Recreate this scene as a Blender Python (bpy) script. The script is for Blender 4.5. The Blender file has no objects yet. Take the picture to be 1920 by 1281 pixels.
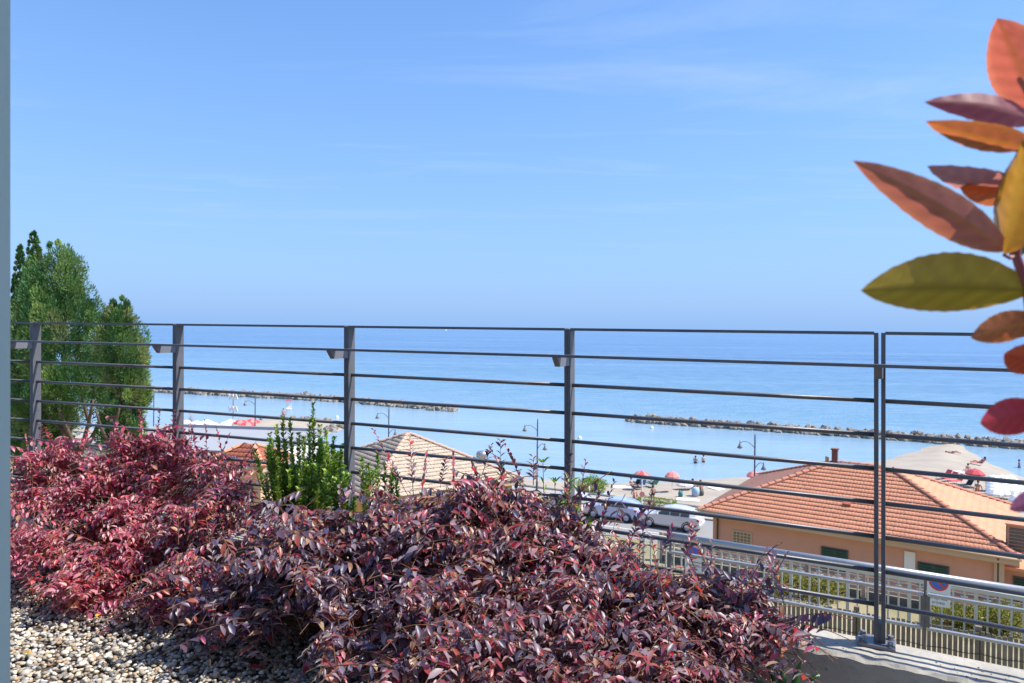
import bpy, math, random
import numpy as np
from mathutils import Vector, Matrix
random.seed(7); rng = np.random.default_rng(11)
scene = bpy.context.scene
COL = scene.collection
R = math.radians

# ------------------------------------------------------------------ camera
F = 1350.0; ROLL = 0.011; EYE = 15.6; HY = 613.2      # focal length in photo pixels, horizon row
cd = bpy.data.cameras.new('camera'); cam = bpy.data.objects.new('camera', cd); COL.objects.link(cam)
cd.sensor_width = 36; cd.lens = 36 * F / 1920; cd.shift_y = -(640.5 - HY) / 1920
cd.clip_start = 0.05; cd.clip_end = 60000
cr, sr = math.cos(ROLL), math.sin(ROLL)
cam.matrix_world = Matrix(((cr, -sr, 0, 0), (0, 0, -1, 0), (sr, cr, 0, EYE), (0, 0, 0, 1)))
cd.dof.use_dof = True; cd.dof.focus_distance = 2.9; cd.dof.aperture_fstop = 9
scene.camera = cam
# ------------------------------------------------------------------ sky, sun, exposure
SUN_AZ, SUN_EL = R(-3), R(54)                          # azimuth measured from +X towards +Y
sundir = Vector((math.cos(SUN_AZ) * math.cos(SUN_EL), math.sin(SUN_AZ) * math.cos(SUN_EL), math.sin(SUN_EL)))
world = bpy.data.worlds.new('World'); scene.world = world; world.use_nodes = True
wn, wl = world.node_tree.nodes, world.node_tree.links
bg = wn['Background']; bg.inputs[1].default_value = 0.15
sky = wn.new('ShaderNodeTexSky'); sky.sky_type = 'NISHITA'; sky.sun_disc = False
sky.sun_elevation = SUN_EL; sky.sun_rotation = math.pi / 2 - SUN_AZ
sky.altitude = 20; sky.air_density = 1.0; sky.dust_density = 0.35; sky.ozone_density = 4.0
hsv = wn.new('ShaderNodeHueSaturation'); hsv.inputs['Saturation'].default_value = 1.16; hsv.inputs['Value'].default_value = 0.98
tint = wn.new('ShaderNodeMix'); tint.data_type = 'RGBA'; tint.blend_type = 'MULTIPLY'; tint.inputs[0].default_value = 1
tint.inputs[7].default_value = (0.90, 0.91, 1.03, 1)
wl.new(sky.outputs[0], hsv.inputs['Color']); wl.new(hsv.outputs[0], tint.inputs[6])
tc = wn.new('ShaderNodeTexCoord'); sep = wn.new('ShaderNodeSeparateXYZ'); wl.new(tc.outputs['Generated'], sep.inputs[0])
zz = wn.new('ShaderNodeMath'); zz.operation = 'MAXIMUM'; zz.inputs[1].default_value = 0.06; wl.new(sep.outputs[2], zz.inputs[0])
cx = wn.new('ShaderNodeMath'); cx.operation = 'DIVIDE'; wl.new(sep.outputs[0], cx.inputs[0]); wl.new(zz.outputs[0], cx.inputs[1])
cy = wn.new('ShaderNodeMath'); cy.operation = 'DIVIDE'; wl.new(sep.outputs[1], cy.inputs[0]); wl.new(zz.outputs[0], cy.inputs[1])
comb = wn.new('ShaderNodeCombineXYZ'); wl.new(cx.outputs[0], comb.inputs[0]); wl.new(cy.outputs[0], comb.inputs[1])
mp = wn.new('ShaderNodeMapping'); mp.inputs['Rotation'].default_value = (0, 0, R(38)); mp.inputs['Scale'].default_value = (0.5, 1.7, 1); mp.inputs['Location'].default_value = (0.4, 0.3, 0)
wl.new(comb.outputs[0], mp.inputs[0])
cn = wn.new('ShaderNodeTexNoise'); cn.inputs['Scale'].default_value = 0.75; cn.inputs['Detail'].default_value = 9; cn.inputs['Roughness'].default_value = 0.62; cn.inputs['Distortion'].default_value = 0.5
wl.new(mp.outputs[0], cn.inputs['Vector'])
crp = wn.new('ShaderNodeMapRange'); crp.inputs[1].default_value = 0.51; crp.inputs[2].default_value = 0.84; crp.inputs[3].default_value = 0.0; crp.inputs[4].default_value = 0.5
wl.new(cn.outputs[0], crp.inputs[0])
cm = wn.new('ShaderNodeMix'); cm.data_type = 'RGBA'; cm.inputs[7].default_value = (2.6, 3.2, 4.1, 1)
fade = wn.new('ShaderNodeMapRange'); fade.interpolation_type = 'SMOOTHSTEP'; fade.inputs[1].default_value = .07; fade.inputs[2].default_value = .2; wl.new(sep.outputs[2], fade.inputs[0])
cfm = wn.new('ShaderNodeMath'); cfm.operation = 'MULTIPLY'; wl.new(crp.outputs[0], cfm.inputs[0]); wl.new(fade.outputs[0], cfm.inputs[1]); wl.new(cfm.outputs[0], cm.inputs[0]); hz_e = wn.new('ShaderNodeMath'); hz_e.operation = 'MULTIPLY'; hz_e.inputs[1].default_value = -2.6
hz_m = wn.new('ShaderNodeMath'); hz_m.operation = 'MAXIMUM'; hz_m.inputs[1].default_value = 0.0; wl.new(sep.outputs[2], hz_m.inputs[0]); wl.new(hz_m.outputs[0], hz_e.inputs[0])
hz_x = wn.new('ShaderNodeMath'); hz_x.operation = 'EXPONENT'; wl.new(hz_e.outputs[0], hz_x.inputs[0])
hz_f = wn.new('ShaderNodeMath'); hz_f.operation = 'MULTIPLY_ADD'; hz_f.inputs[1].default_value = 0.98; hz_f.inputs[2].default_value = 0.0; wl.new(hz_x.outputs[0], hz_f.inputs[0])
hz = wn.new('ShaderNodeMix'); hz.data_type = 'RGBA'; hz.inputs[7].default_value = (1.22, 2.16, 3.85, 1)   # even sea haze over the whole sky
wl.new(hz_f.outputs[0], hz.inputs[0]); wl.new(tint.outputs[2], hz.inputs[6]); wl.new(hz.outputs[2], cm.inputs[6]); wl.new(cm.outputs[2], bg.inputs[0])
sd = bpy.data.lights.new('sun', 'SUN'); sd.energy = 4.2; sd.angle = R(0.53); sd.color = (1.0, 0.955, 0.88)
sun = bpy.data.objects.new('sun', sd); COL.objects.link(sun); sun.location = (0, 0, 60)
sun.rotation_euler = sundir.to_track_quat('Z', 'Y').to_euler()
scene.view_settings.view_transform = 'Standard'; scene.view_settings.look = 'None'
scene.view_settings.exposure = 0.7; scene.view_settings.gamma = 1
scene.render.engine = 'CYCLES'; scene.cycles.use_denoising = True
scene.cycles.max_bounces = 8; scene.cycles.transparent_max_bounces = 8; scene.cycles.caustics_reflective = False; scene.cycles.caustics_refractive = False

# ------------------------------------------------------------------ helpers
def P(px, py, d):
    """world point seen at photo pixel (px, py) at depth d"""
    u = (px - 960) / F; v = -(py - HY) / F
    return np.array(((u * cr - v * sr) * d, d, EYE + (u * sr + v * cr) * d))
def G(px, py, z):
    """world point where the ray of a photo pixel meets the level z"""
    p = P(px, py, 1.0); return P(px, py, (z - EYE) / (p[2] - EYE))
def proj(w):
    w = np.asarray(w, float); a = w[..., 0] / w[..., 1]; b = (w[..., 2] - EYE) / w[..., 1]
    return np.stack((960 + F * (a * cr + b * sr), HY - F * (-a * sr + b * cr), w[..., 1]), -1)

def nodes(m): return m.node_tree.nodes, m.node_tree.links
def mat(name, color, rough=0.6, metal=0.0, var=0.0, scale=6.0, bump=0.0, bscale=30.0, spec=0.5, color2=None, attr=None, trans=0.0, coat=0.0, tcol=None):
    m = bpy.data.materials.new(name); m.use_nodes = True; n, l = nodes(m); b = n['Principled BSDF']
    b.inputs['Base Color'].default_value = (*color, 1); b.inputs['Roughness'].default_value = rough; b.inputs['Metallic'].default_value = metal
    b.inputs['Specular IOR Level'].default_value = spec; b.inputs['Coat Weight'].default_value = coat
    src = None
    if attr:
        a = n.new('ShaderNodeAttribute'); a.attribute_name = 'Col'; src = a.outputs['Color']; l.new(src, b.inputs['Base Color'])
    tco = n.new('ShaderNodeTexCoord')
    if var > 0:
        t = n.new('ShaderNodeTexNoise'); t.inputs['Scale'].default_value = scale; t.inputs['Detail'].default_value = 7; t.inputs['Roughness'].default_value = 0.65
        l.new(tco.outputs['Object'], t.inputs['Vector'])
        mr = n.new('ShaderNodeMapRange'); mr.inputs[1].default_value = 0.3; mr.inputs[2].default_value = 0.7; l.new(t.outputs[0], mr.inputs[0])
        mx = n.new('ShaderNodeMix'); mx.data_type = 'RGBA'
        c2 = color2 or tuple(c * (1 - var) for c in color)
        if src is None:
            mx.inputs[6].default_value = (*color, 1)
        else:
            l.new(src, mx.inputs[6])
        mx.inputs[7].default_value = (*c2, 1); l.new(mr.outputs[0], mx.inputs[0]); l.new(mx.outputs[2], b.inputs['Base Color'])
    if bump > 0:
        t2 = n.new('ShaderNodeTexNoise'); t2.inputs['Scale'].default_value = bscale; t2.inputs['Detail'].default_value = 6
        l.new(tco.outputs['Object'], t2.inputs['Vector'])
        bp = n.new('ShaderNodeBump'); bp.inputs['Strength'].default_value = bump; bp.inputs['Distance'].default_value = 0.02
        l.new(t2.outputs[0], bp.inputs['Height']); l.new(bp.outputs[0], b.inputs['Normal'])
    if trans > 0:
        tr = n.new('ShaderNodeBsdfTranslucent'); mixs = n.new('ShaderNodeMixShader'); mixs.inputs[0].default_value = trans
        if src is not None:
            g = n.new('ShaderNodeMix'); g.data_type = 'RGBA'; g.blend_type = 'MULTIPLY'; g.inputs[0].default_value = 1
            g.inputs[7].default_value = (*(tcol or (2.2, 1.3, 1.1)), 1); l.new(src, g.inputs[6]); l.new(g.outputs[2], tr.inputs[0])
        else:
            tr.inputs[0].default_value = (*(tcol or color), 1)
        l.new(b.outputs[0], mixs.inputs[1]); l.new(tr.outputs[0], mixs.inputs[2]); l.new(mixs.outputs[0], n['Material Output'].inputs[0])
    return m

def tag(o, label=None, cat=None, group=None, kind=None):
    if label: o['label'] = label
    if cat: o['category'] = cat
    if group: o['group'] = group
    if kind: o['kind'] = kind
    return o
def empty(name, loc, rz=0, label=None, cat=None, group=None):
    o = bpy.data.objects.new(name, None); COL.objects.link(o); o.location = tuple(loc); o.rotation_euler = (0, 0, rz); o.empty_display_size = 0.2
    return tag(o, label, cat, group)
def link(name, me, parent=None):
    o = bpy.data.objects.new(name, me); COL.objects.link(o)
    if parent is not None: o.parent = parent
    return o
def copy_tree(o, parent=None):
    c = o.copy(); COL.objects.link(c); c.parent = parent
    for ch in list(o.children): copy_tree(ch, c)
    return c
def np_mesh(name, V, T, m, col=None, smooth=True):
    """triangle / quad mesh from arrays; col = per-vertex rgb"""
    V = np.ascontiguousarray(V, np.float32); T = np.ascontiguousarray(T, np.int32); k = T.shape[1]
    me = bpy.data.meshes.new(name); me.vertices.add(len(V)); me.vertices.foreach_set('co', V.ravel())
    me.loops.add(T.size); me.loops.foreach_set('vertex_index', T.ravel())
    me.polygons.add(len(T)); me.polygons.foreach_set('loop_start', np.arange(0, T.size, k, dtype=np.int32))
    me.polygons.foreach_set('use_smooth', np.full(len(T), smooth))
    if col is not None:
        a = me.color_attributes.new('Col', 'FLOAT_COLOR', 'POINT')
        a.data.foreach_set('color', np.concatenate([np.asarray(col, np.float32), np.ones((len(V), 1), np.float32)], 1).ravel())
    me.materials.append(m); me.update(calc_edges=True); return me

class MB:
    """collects shapes for one mesh object"""
    def __init__(s): s.v = []; s.f = []
    def add(s, V, Fs):
        o = len(s.v); s.v += [tuple(map(float, p)) for p in V]; s.f += [tuple(i + o for i in f) for f in Fs]; return s
    def box(s, c, size, rz=0.0, bev=0.0, rot=None):
        hx, hy, hz = (q / 2 for q in size); M = rot or Matrix.Rotation(rz, 3, 'Z'); c = Vector(c)
        if bev <= 0:
            V = [c + M @ Vector((x * hx, y * hy, z * hz)) for z in (-1, 1) for x, y in ((-1, -1), (1, -1), (1, 1), (-1, 1))]
            return s.add(V, [(3, 2, 1, 0), (4, 5, 6, 7), (0, 1, 5, 4), (1, 2, 6, 5), (2, 3, 7, 6), (3, 0, 4, 7)])
        b = min(bev, hx * .9, hy * .9, hz * .9); V = []
        for z, i in ((-hz, b), (-hz + b, 0), (hz - b, 0), (hz, b)):
            x, y = hx - i, hy - i; k = b if i == 0 else b * .5
            for p in ((-x + k, -y), (x - k, -y), (x, -y + k), (x, y - k), (x - k, y), (-x + k, y), (-x, y - k), (-x, -y + k)):
                V.append(c + M @ Vector((p[0], p[1], z)))
        Fs = [tuple(range(7, -1, -1)), tuple(range(24, 32))]
        for r in range(3):
            for k in range(8): Fs.append((r * 8 + k, r * 8 + (k + 1) % 8, r * 8 + 8 + (k + 1) % 8, r * 8 + 8 + k))
        return s.add(V, Fs)
    def tube(s, pts, r, n=8, cap=True):
        pts = [Vector(p) for p in pts]; rs = r if isinstance(r, (list, tuple)) else [r] * len(pts); V = []; Fs = []
        prev = None
        for i, p in enumerate(pts):
            t = (pts[min(i + 1, len(pts) - 1)] - pts[max(i - 1, 0)]).normalized()
            if prev is None: a = t.orthogonal().normalized()
            else: a = (prev - t * prev.dot(t)); a = a.normalized() if a.length > 1e-6 else t.orthogonal().normalized()
            prev = a; b = t.cross(a)
            for k in range(n):
                g = 2 * math.pi * k / n; V.append(p + (a * math.cos(g) + b * math.sin(g)) * rs[i])
        for i in range(len(pts) - 1):
            for k in range(n): Fs.append((i * n + k, i * n + (k + 1) % n, i * n + n + (k + 1) % n, i * n + n + k))
        if cap: Fs += [tuple(range(n - 1, -1, -1)), tuple(range((len(pts) - 1) * n, len(pts) * n))]
        return s.add(V, Fs)
    def lathe(s, prof, n=16, c=(0, 0, 0), cap=False):
        V = []; Fs = []
        for r, z in prof:
            for k in range(n): g = 2 * math.pi * k / n; V.append((c[0] + r * math.cos(g), c[1] + r * math.sin(g), c[2] + z))
        for i in range(len(prof) - 1):
            for k in range(n): Fs.append((i * n + k, i * n + (k + 1) % n, i * n + n + (k + 1) % n, i * n + n + k))
        if cap: Fs += [tuple(range(n - 1, -1, -1)), tuple(range((len(prof) - 1) * n, len(prof) * n))]
        return s.add(V, Fs)
    def prism(s, poly, axis, h):
        """extrude a 3-D polygon along vector axis*h"""
        A = [Vector(p) for p in poly]; d = Vector(axis) * h; n = len(A)
        return s.add(A + [p + d for p in A], [tuple(range(n - 1, -1, -1)), tuple(range(n, 2 * n))] + [(i, (i + 1) % n, n + (i + 1) % n, n + i) for i in range(n)])
    def build(s, name, m, parent=None, world=False, smooth=False):
        V = s.v
        if world and parent is not None:
            L = parent.location; V = [(p[0] - L.x, p[1] - L.y, p[2] - L.z) for p in V]
        me = bpy.data.meshes.new(name); me.from_pydata(V, [], s.f); me.materials.append(m)
        if smooth:
            for p in me.polygons: p.use_smooth = True
        me.update(); return link(name, me, parent)
def noise2(x, y, s=0):
    return (np.sin(x * 1.7 + 3.1 * s) * np.cos(y * 1.3 - s) + .5 * np.sin(x * 3.9 - y * 3.1 + s) + .25 * np.sin(x * 8.3 + y * 7.7 + 2 * s)) / 1.75

# ------------------------------------------------------------------ materials
M = {}
M['metal'] = mat('dark_painted_steel', (0.135, 0.137, 0.15), 0.4, 0.0, var=.3, scale=14, bump=.04, bscale=160)
M['bolt'] = mat('dark_bolt_steel', (0.17, 0.17, 0.19), 0.42, 0.1)
M['galv'] = mat('galvanised_steel', (0.42, 0.43, 0.45), 0.38, 0.55, var=.2, scale=9)
M['concrete'] = mat('cast_concrete', (0.52, 0.475, 0.40), 0.9, var=.4, scale=5, bump=.25, bscale=45)
M['hole'] = mat('concrete_pit', (0.16, 0.15, 0.14), 0.95)
M['frame'] = mat('blue_grey_painted_frame', (0.33, 0.42, 0.46), 0.5, var=.06, scale=3)
M['soil'] = mat('dark_soil', (0.13, 0.10, 0.075), 0.95, var=.4, scale=20, bump=.5, bscale=60)
M['pebble'] = mat('river_pebbles', (0.3, 0.28, 0.25), 0.62, attr=True, spec=.4)
M['leaf'] = mat('purple_shrub_leaves', (0.1, 0.03, 0.06), 0.40, attr=True, trans=.26, spec=.65, tcol=(3.4, 1.25, 1.1))
_b = M['leaf'].node_tree.nodes['Principled BSDF']; _b.inputs['Sheen Weight'].default_value = 1.0; _b.inputs['Sheen Roughness'].default_value = .45; _b.inputs['Sheen Tint'].default_value = (1, .92, .93, 1)
M['twig'] = mat('brown_twigs', (0.20, 0.10, 0.052), 0.8, var=.4, scale=20)
M['green'] = mat('green_leaves', (0.1, 0.2, 0.03), 0.42, attr=True, trans=.3, tcol=(1.6, 1.5, .6))
M['conifer'] = mat('cypress_foliage', (0.06, 0.12, 0.03), 0.75, attr=True, trans=.18, tcol=(1.4, 1.5, .7), spec=.2)
M['bark'] = mat('cypress_bark', (0.16, 0.11, 0.075), 0.95, var=.45, scale=7, bump=.6, bscale=18)
M['photinia'] = mat('photinia_leaves', (0.4, 0.08, 0.03), 0.4, attr=True, trans=.5, tcol=(1.5, 1.2, .9), spec=.5)
M['photstem'] = mat('photinia_stem', (0.25, 0.05, 0.06), 0.5)
M['tile'] = mat('terracotta_tiles', (0.80, 0.335, 0.185), 0.8, var=.2, scale=1.1, bump=.15, bscale=40)
M['tile_hip'] = mat('orange_hip_tiles', (0.60, 0.25, 0.155), 0.8, var=.3, scale=5)
M['tile_dark'] = mat('red_hip_tiles', (0.42, 0.125, 0.07), 0.8, var=.3, scale=5)
M['tile_brown'] = mat('weathered_tan_tiles', (0.60, 0.475, 0.35), 0.85, var=.3, scale=3, bump=.2, bscale=30)
M['tile_tan'] = mat('pale_ridge_tiles', (0.64, 0.43, 0.31), 0.85, var=.2, scale=6)
M['stucco'] = mat('salmon_stucco', (0.62, 0.33, 0.235), 0.9, var=.1, scale=1.2, bump=.1, bscale=50)
M['stucco2'] = mat('yellow_stucco', (0.62, 0.42, 0.16), 0.9, var=.12, scale=1.5)
M['stucco3'] = mat('peach_stucco', (0.66, 0.45, 0.29), 0.9, var=.12, scale=1.5)
M['cream'] = mat('cream_plaster', (0.58, 0.42, 0.29), 0.85, var=.1, scale=2)
M['white'] = mat('white_paint', (0.78, 0.78, 0.76), 0.55, var=.08, scale=3)
M['glass'] = mat('dark_window_glass', (0.04, 0.055, 0.06), 0.08, spec=.8)
M['glassblock'] = mat('grey_glass_block', (0.16, 0.15, 0.11), 0.2, spec=.7)
M['shutter'] = mat('dark_green_shutter', (0.025, 0.075, 0.06), 0.55)
M['pipe'] = mat('dark_rain_pipe', (0.10, 0.095, 0.085), 0.5, 0.3)
M['brick'] = mat('old_red_chimney', (0.24, 0.11, 0.09), 0.9, var=.4, scale=8)
M['louvre'] = mat('grey_green_louvre', (0.13, 0.14, 0.12), 0.6)
M['wood'] = mat('weathered_grey_wood', (0.25, 0.21, 0.16), 0.9, var=.42, scale=9, bump=.3, bscale=40)
M['slat'] = mat('pinkish_brown_slats', (0.48, 0.35, 0.30), 0.85, var=.25, scale=5)
M['balus'] = mat('pale_grey_balustrade', (0.50, 0.52, 0.48), 0.6, var=.1, scale=4)
M['asphalt'] = mat('asphalt', (0.30, 0.29, 0.28), 0.9, var=.15, scale=.8)
M['paving'] = mat('promenade_paving', (0.42, 0.39, 0.35), 0.9, var=.15, scale=1)
M['kerb'] = mat('dark_sea_wall', (0.15, 0.14, 0.13), 0.9, var=.3, scale=2)
M['earth'] = mat('dry_earth', (0.42, 0.33, 0.20), 0.95, var=.45, scale=.35, color2=(0.17, 0.17, 0.07))
M['sand'] = mat('beach_sand', (0.44, 0.375, 0.295), 0.95, var=.25, scale=.35, bump=.5, bscale=1.6)
M['rock'] = mat('breakwater_rock', (0.36, 0.315, 0.26), 0.9, var=.5, scale=1.4, bump=.5, bscale=3)
M['flatroof'] = mat('pale_grey_flat_roof', (0.36, 0.365, 0.38), 0.85, var=.12, scale=.6)
M['lamp'] = mat('dark_lamp_iron', (0.09, 0.10, 0.12), 0.5, .4)
M['lampshade'] = mat('bell_lamp_shade', (0.22, 0.24, 0.22), 0.5, .2)
M['skin'] = mat('sunned_skin', (0.42, 0.22, 0.14), 0.6)
M['skin2'] = mat('fair_skin', (0.56, 0.33, 0.24), 0.6)
M['hair'] = mat('dark_hair', (0.03, 0.02, 0.015), 0.6)
for nm, c in dict(red=(.62, .08, .09), pink=(.72, .25, .22), blue=(.08, .2, .45), teal=(.03, .25, .26), black=(.03, .03, .035), yellow=(.65, .48, .1), purple=(.3, .16, .4), cloth=(.8, .79, .77), towel=(.4, .55, .72)).items():
    M[nm] = mat(nm + '_fabric', c, .8)
M['carwhite'] = mat('silver_white_car_paint', (0.62, 0.63, 0.68), 0.25, .1, coat=.6)
M['carblue'] = mat('pale_blue_car_paint', (0.42, 0.50, 0.74), 0.25, .15, coat=.6)
M['carpale'] = mat('pale_pink_car_paint', (0.58, 0.50, 0.50), 0.25, .1, coat=.6)
M['rubber'] = mat('tyre_rubber', (0.025, 0.025, 0.027), 0.8)
M['rim'] = mat('alloy_rim', (0.45, 0.45, 0.47), 0.35, .8)
M['taillight'] = mat('red_tail_lamp', (0.5, 0.02, 0.02), 0.2)
M['headlight'] = mat('clear_head_lamp', (0.6, 0.62, 0.65), 0.1)
M['signblue'] = mat('sign_blue', (0.03, 0.13, 0.55), .4); M['signred'] = mat('sign_red', (.55, .05, .06), .4)
M['ink'] = mat('sign_ink', (.10, .13, .2), .6); M['board'] = mat('sign_board', (0.62, 0.68, 0.72), .5)
M['beacon'] = mat('white_buoy', (.8, .8, .8), .4)

# ------------------------------------------------------------------ sea
def sea_material():
    m = bpy.data.materials.new('sea_water'); m.use_nodes = True; n, l = nodes(m); b = n['Principled BSDF']
    g = n.new('ShaderNodeNewGeometry')
    dq = n.new('ShaderNodeVectorMath'); dq.operation = 'DOT_PRODUCT'; dq.inputs[1].default_value = (.45, .893, 0); l.new(g.outputs['Position'], dq.inputs[0])
    def noise(scale, sx, sy, det, rot=24):
        mpn = n.new('ShaderNodeMapping'); mpn.inputs['Scale'].default_value = (sx, sy, 1); mpn.inputs['Rotation'].default_value = (0, 0, R(rot)); l.new(g.outputs['Position'], mpn.inputs[0])
        t = n.new('ShaderNodeTexNoise'); t.inputs['Scale'].default_value = scale; t.inputs['Detail'].default_value = det; t.inputs['Roughness'].default_value = .6; l.new(mpn.outputs[0], t.inputs['Vector']); return t
    big = noise(.012, .35, 1.6, 5, 6)
    add = n.new('ShaderNodeMath'); add.operation = 'MULTIPLY_ADD'; add.inputs[1].default_value = 60; l.new(big.outputs[0], add.inputs[0]); l.new(dq.outputs['Value'], add.inputs[2])
    cr_ = n.new('ShaderNodeValToRGB'); e = cr_.color_ramp
    mr = n.new('ShaderNodeMapRange'); mr.inputs[1].default_value = 60; mr.inputs[2].default_value = 460; l.new(add.outputs[0], mr.inputs[0]); l.new(mr.outputs[0], cr_.inputs[0])
    e.elements[0].position = 0; e.elements[0].color = (.36, .43, .46, 1); e.elements[1].position = 1; e.elements[1].color = (.050, .135, .30, 1)
    for p, c in ((.12, (.31, .41, .47)), (.20, (.25, .37, .46)), (.27, (.15, .295, .41)), (.5, (.10, .22, .345))):
        k = e.elements.new(p); k.color = (*c, 1)
    st = noise(.02, .16, 2.2, 6, 4)
    sm = n.new('ShaderNodeMapRange'); sm.inputs[1].default_value = .42; sm.inputs[2].default_value = .66; sm.inputs[3].default_value = 0; sm.inputs[4].default_value = .6; l.new(st.outputs[0], sm.inputs[0])
    mx = n.new('ShaderNodeMix'); mx.data_type = 'RGBA'; mx.inputs[7].default_value = (.17, .30, .45, 1); l.new(sm.outputs[0], mx.inputs[0]); l.new(cr_.outputs[0], mx.inputs[6]); l.new(mx.outputs[2], b.inputs['Base Color'])
    rp_ = noise(.22, .6, 2.6, 7, 10); rm = n.new('ShaderNodeMapRange'); rm.inputs[1].default_value = .46; rm.inputs[2].default_value = .68; rm.inputs[3].default_value = 0; rm.inputs[4].default_value = .5; l.new(rp_.outputs[0], rm.inputs[0])
    mx2 = n.new('ShaderNodeMix'); mx2.data_type = 'RGBA'; mx2.inputs[7].default_value = (.30, .44, .55, 1); l.new(rm.outputs[0], mx2.inputs[0]); l.new(mx.outputs[2], mx2.inputs[6]); l.new(mx2.outputs[2], b.inputs['Base Color'])
    b.inputs['Roughness'].default_value = .22; b.inputs['IOR'].default_value = 1.33; b.inputs['Specular IOR Level'].default_value = .5
    w1 = noise(.55, 1, 1.7, 6); w2 = noise(2.2, 1, 1.5, 4)
    av = n.new('ShaderNodeMath'); av.operation = 'MULTIPLY_ADD'; av.inputs[1].default_value = .35; l.new(w2.outputs[0], av.inputs[0]); l.new(w1.outputs[0], av.inputs[2])
    rl = n.new('ShaderNodeMapRange'); rl.inputs[1].default_value = 108; rl.inputs[2].default_value = 125; rl.inputs[3].default_value = .16; rl.inputs[4].default_value = .85; l.new(dq.outputs['Value'], rl.inputs[0])
    bp = n.new('ShaderNodeBump'); bp.inputs['Distance'].default_value = .6; l.new(av.outputs[0], bp.inputs['Height']); l.new(rl.outputs[0], bp.inputs['Strength']); l.new(bp.outputs[0], b.inputs['Normal'])
    return m
s = MB(); s.add([(-16000, 8, 0), (16000, 8, 0), (16000, 24000, 0), (-16000, 24000, 0)], [(0, 1, 2, 3)])
tag(s.build('sea', sea_material()), kind='structure')

# ------------------------------------------------------------------ land, road, promenade, beach
NE = np.array((.45, .893)); TE = np.array((-.893, .45))           # coast normal (to sea) and coast direction
def QT(q, t, z): p = NE * q + TE * t; return (p[0], p[1], z)
def land_z(q): return np.interp(q, [-60, 8, 18, 28, 200], [12.0, 12.0, 9.2, 2.0, 2.0])
qs = np.concatenate([np.arange(-30, 6, 6), np.arange(6, 30, 1.5), np.arange(30, 56, 4)]); qs = np.append(qs, 55.0); ts = np.arange(-130, 131, 4.0)
V = []; FS = []
for q in qs:
    for t in ts:
        p = NE * q + TE * t; V.append((p[0], p[1], land_z(q) + (.12 * float(noise2(p[0] * .4, p[1] * .4)) if q < 29 else 0)))
nt = len(ts)
for i in range(len(qs) - 1):
    for j in range(nt - 1): FS.append((i * nt + j, (i + 1) * nt + j, (i + 1) * nt + j + 1, i * nt + j + 1)[::-1])
tag(MB().add(V, FS).build('ground', M['earth'], smooth=True), kind='structure')
def strip(name, q0, q1, z, m, t0=-130, t1=130):
    b = MB(); b.add([QT(q0, t0, z), QT(q0, t1, z), QT(q1, t1, z), QT(q1, t0, z)], [(0, 3, 2, 1), ]); return tag(b.build(name, m), kind='structure')
strip('road', 45.0, 52.0, 2.004, M['asphalt'])
b = MB(); b.add([QT(47.1, -130, 2.008), QT(47.1, 130, 2.008), QT(47.22, 130, 2.008), QT(47.22, -130, 2.008)], [(0, 3, 2, 1)])
tag(b.build('road_marking', M['white']), kind='structure')
b = MB(); b.box((*(NE * 53.4), 2.0), (260, 2.8, .26), math.atan2(TE[1], TE[0])); tag(b.build('pavement', M['paving']), kind='structure')
b = MB(); b.box((*(NE * 55.0), 1.55), (260, .4, 1.3), math.atan2(TE[1], TE[0]))
tag(b.build('sea_wall', M['kerb']), 'low dark sea wall between the promenade and the sandy beach', 'wall')
# beach: height from the signed distance to the shoreline
shore = [(-130, 132), (-75, 110), (-48, 101), (-44, 112), (-40, 116.5), (-34, 117.5), (-28, 115), (-25.0, 108.5), (-27, 101), (-30, 94), (-16, 85.5), (-4, 77.5), (4, 73.2), (7.8, 72), (16, 73.2), (25, 76.4), (32, 79.6), (45, 87), (53, 93.5), (58, 98.5), (61, 100.5), (62.0, 98.5), (60.0, 94), (57.5, 88), (55.2, 79), (57, 70), (66, 62), (100, 42), (140, 22)]
poly = np.array(shore + [(140, -40), (-130, 60)], float)
def sdist(Px, Py):
    n = len(poly); d = np.full(Px.shape, 1e9); ins = np.zeros(Px.shape, bool)
    for i in range(n):
        a, c = poly[i], poly[(i + 1) % n]; e = c - a; wx, wy = Px - a[0], Py - a[1]
        if i < len(shore) - 1:
            tt = np.clip((wx * e[0] + wy * e[1]) / (e @ e), 0, 1); d = np.minimum(d, np.hypot(wx - e[0] * tt, wy - e[1] * tt))
        cnd = ((a[1] > Py) != (c[1] > Py)) & (Px < e[0] * (Py - a[1]) / (e[1] + 1e-12) + a[0]); ins ^= cnd
    return np.where(ins, d, -d)
gx, gy = np.meshgrid(np.arange(-125, 112, .9), np.arange(30, 136, .9)); sdv = sdist(gx, gy)
gq = gx * NE[0] + gy * NE[1]
sdv = sdv + .5 * noise2(gx * .35, gy * .35)
gz = np.where(sdv > 0, 2.0 * (1 - np.exp(-sdv / 9)), np.maximum(sdv * .10, -1.2)) + .035 * noise2(gx * 1.4, gy * 1.4, 2) * (sdv > 1) + .02 * rng.standard_normal(gx.shape) * (sdv > 1.5)
def beach_z(x, y):
    sv = float(sdist(np.array([float(x)]), np.array([float(y)]))[0]); return 2.0 * (1 - math.exp(-sv / 9)) if sv > 0 else max(sv * .1, -1.2)
ok = (sdv > -9) & (gq > 54.6); idx = np.arange(gx.size).reshape(gx.shape)
quad = np.stack([idx[:-1, :-1], idx[:-1, 1:], idx[1:, 1:], idx[1:, :-1]], -1)[(ok[:-1, :-1] & ok[:-1, 1:] & ok[1:, 1:] & ok[1:, :-1])]
used = np.unique(quad); remap = np.zeros(gx.size, int); remap[used] = np.arange(len(used))
tag(link('beach', np_mesh('beach', np.stack([gx, gy, gz], -1).reshape(-1, 3)[used], remap[quad], M['sand'])), kind='structure')

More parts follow.
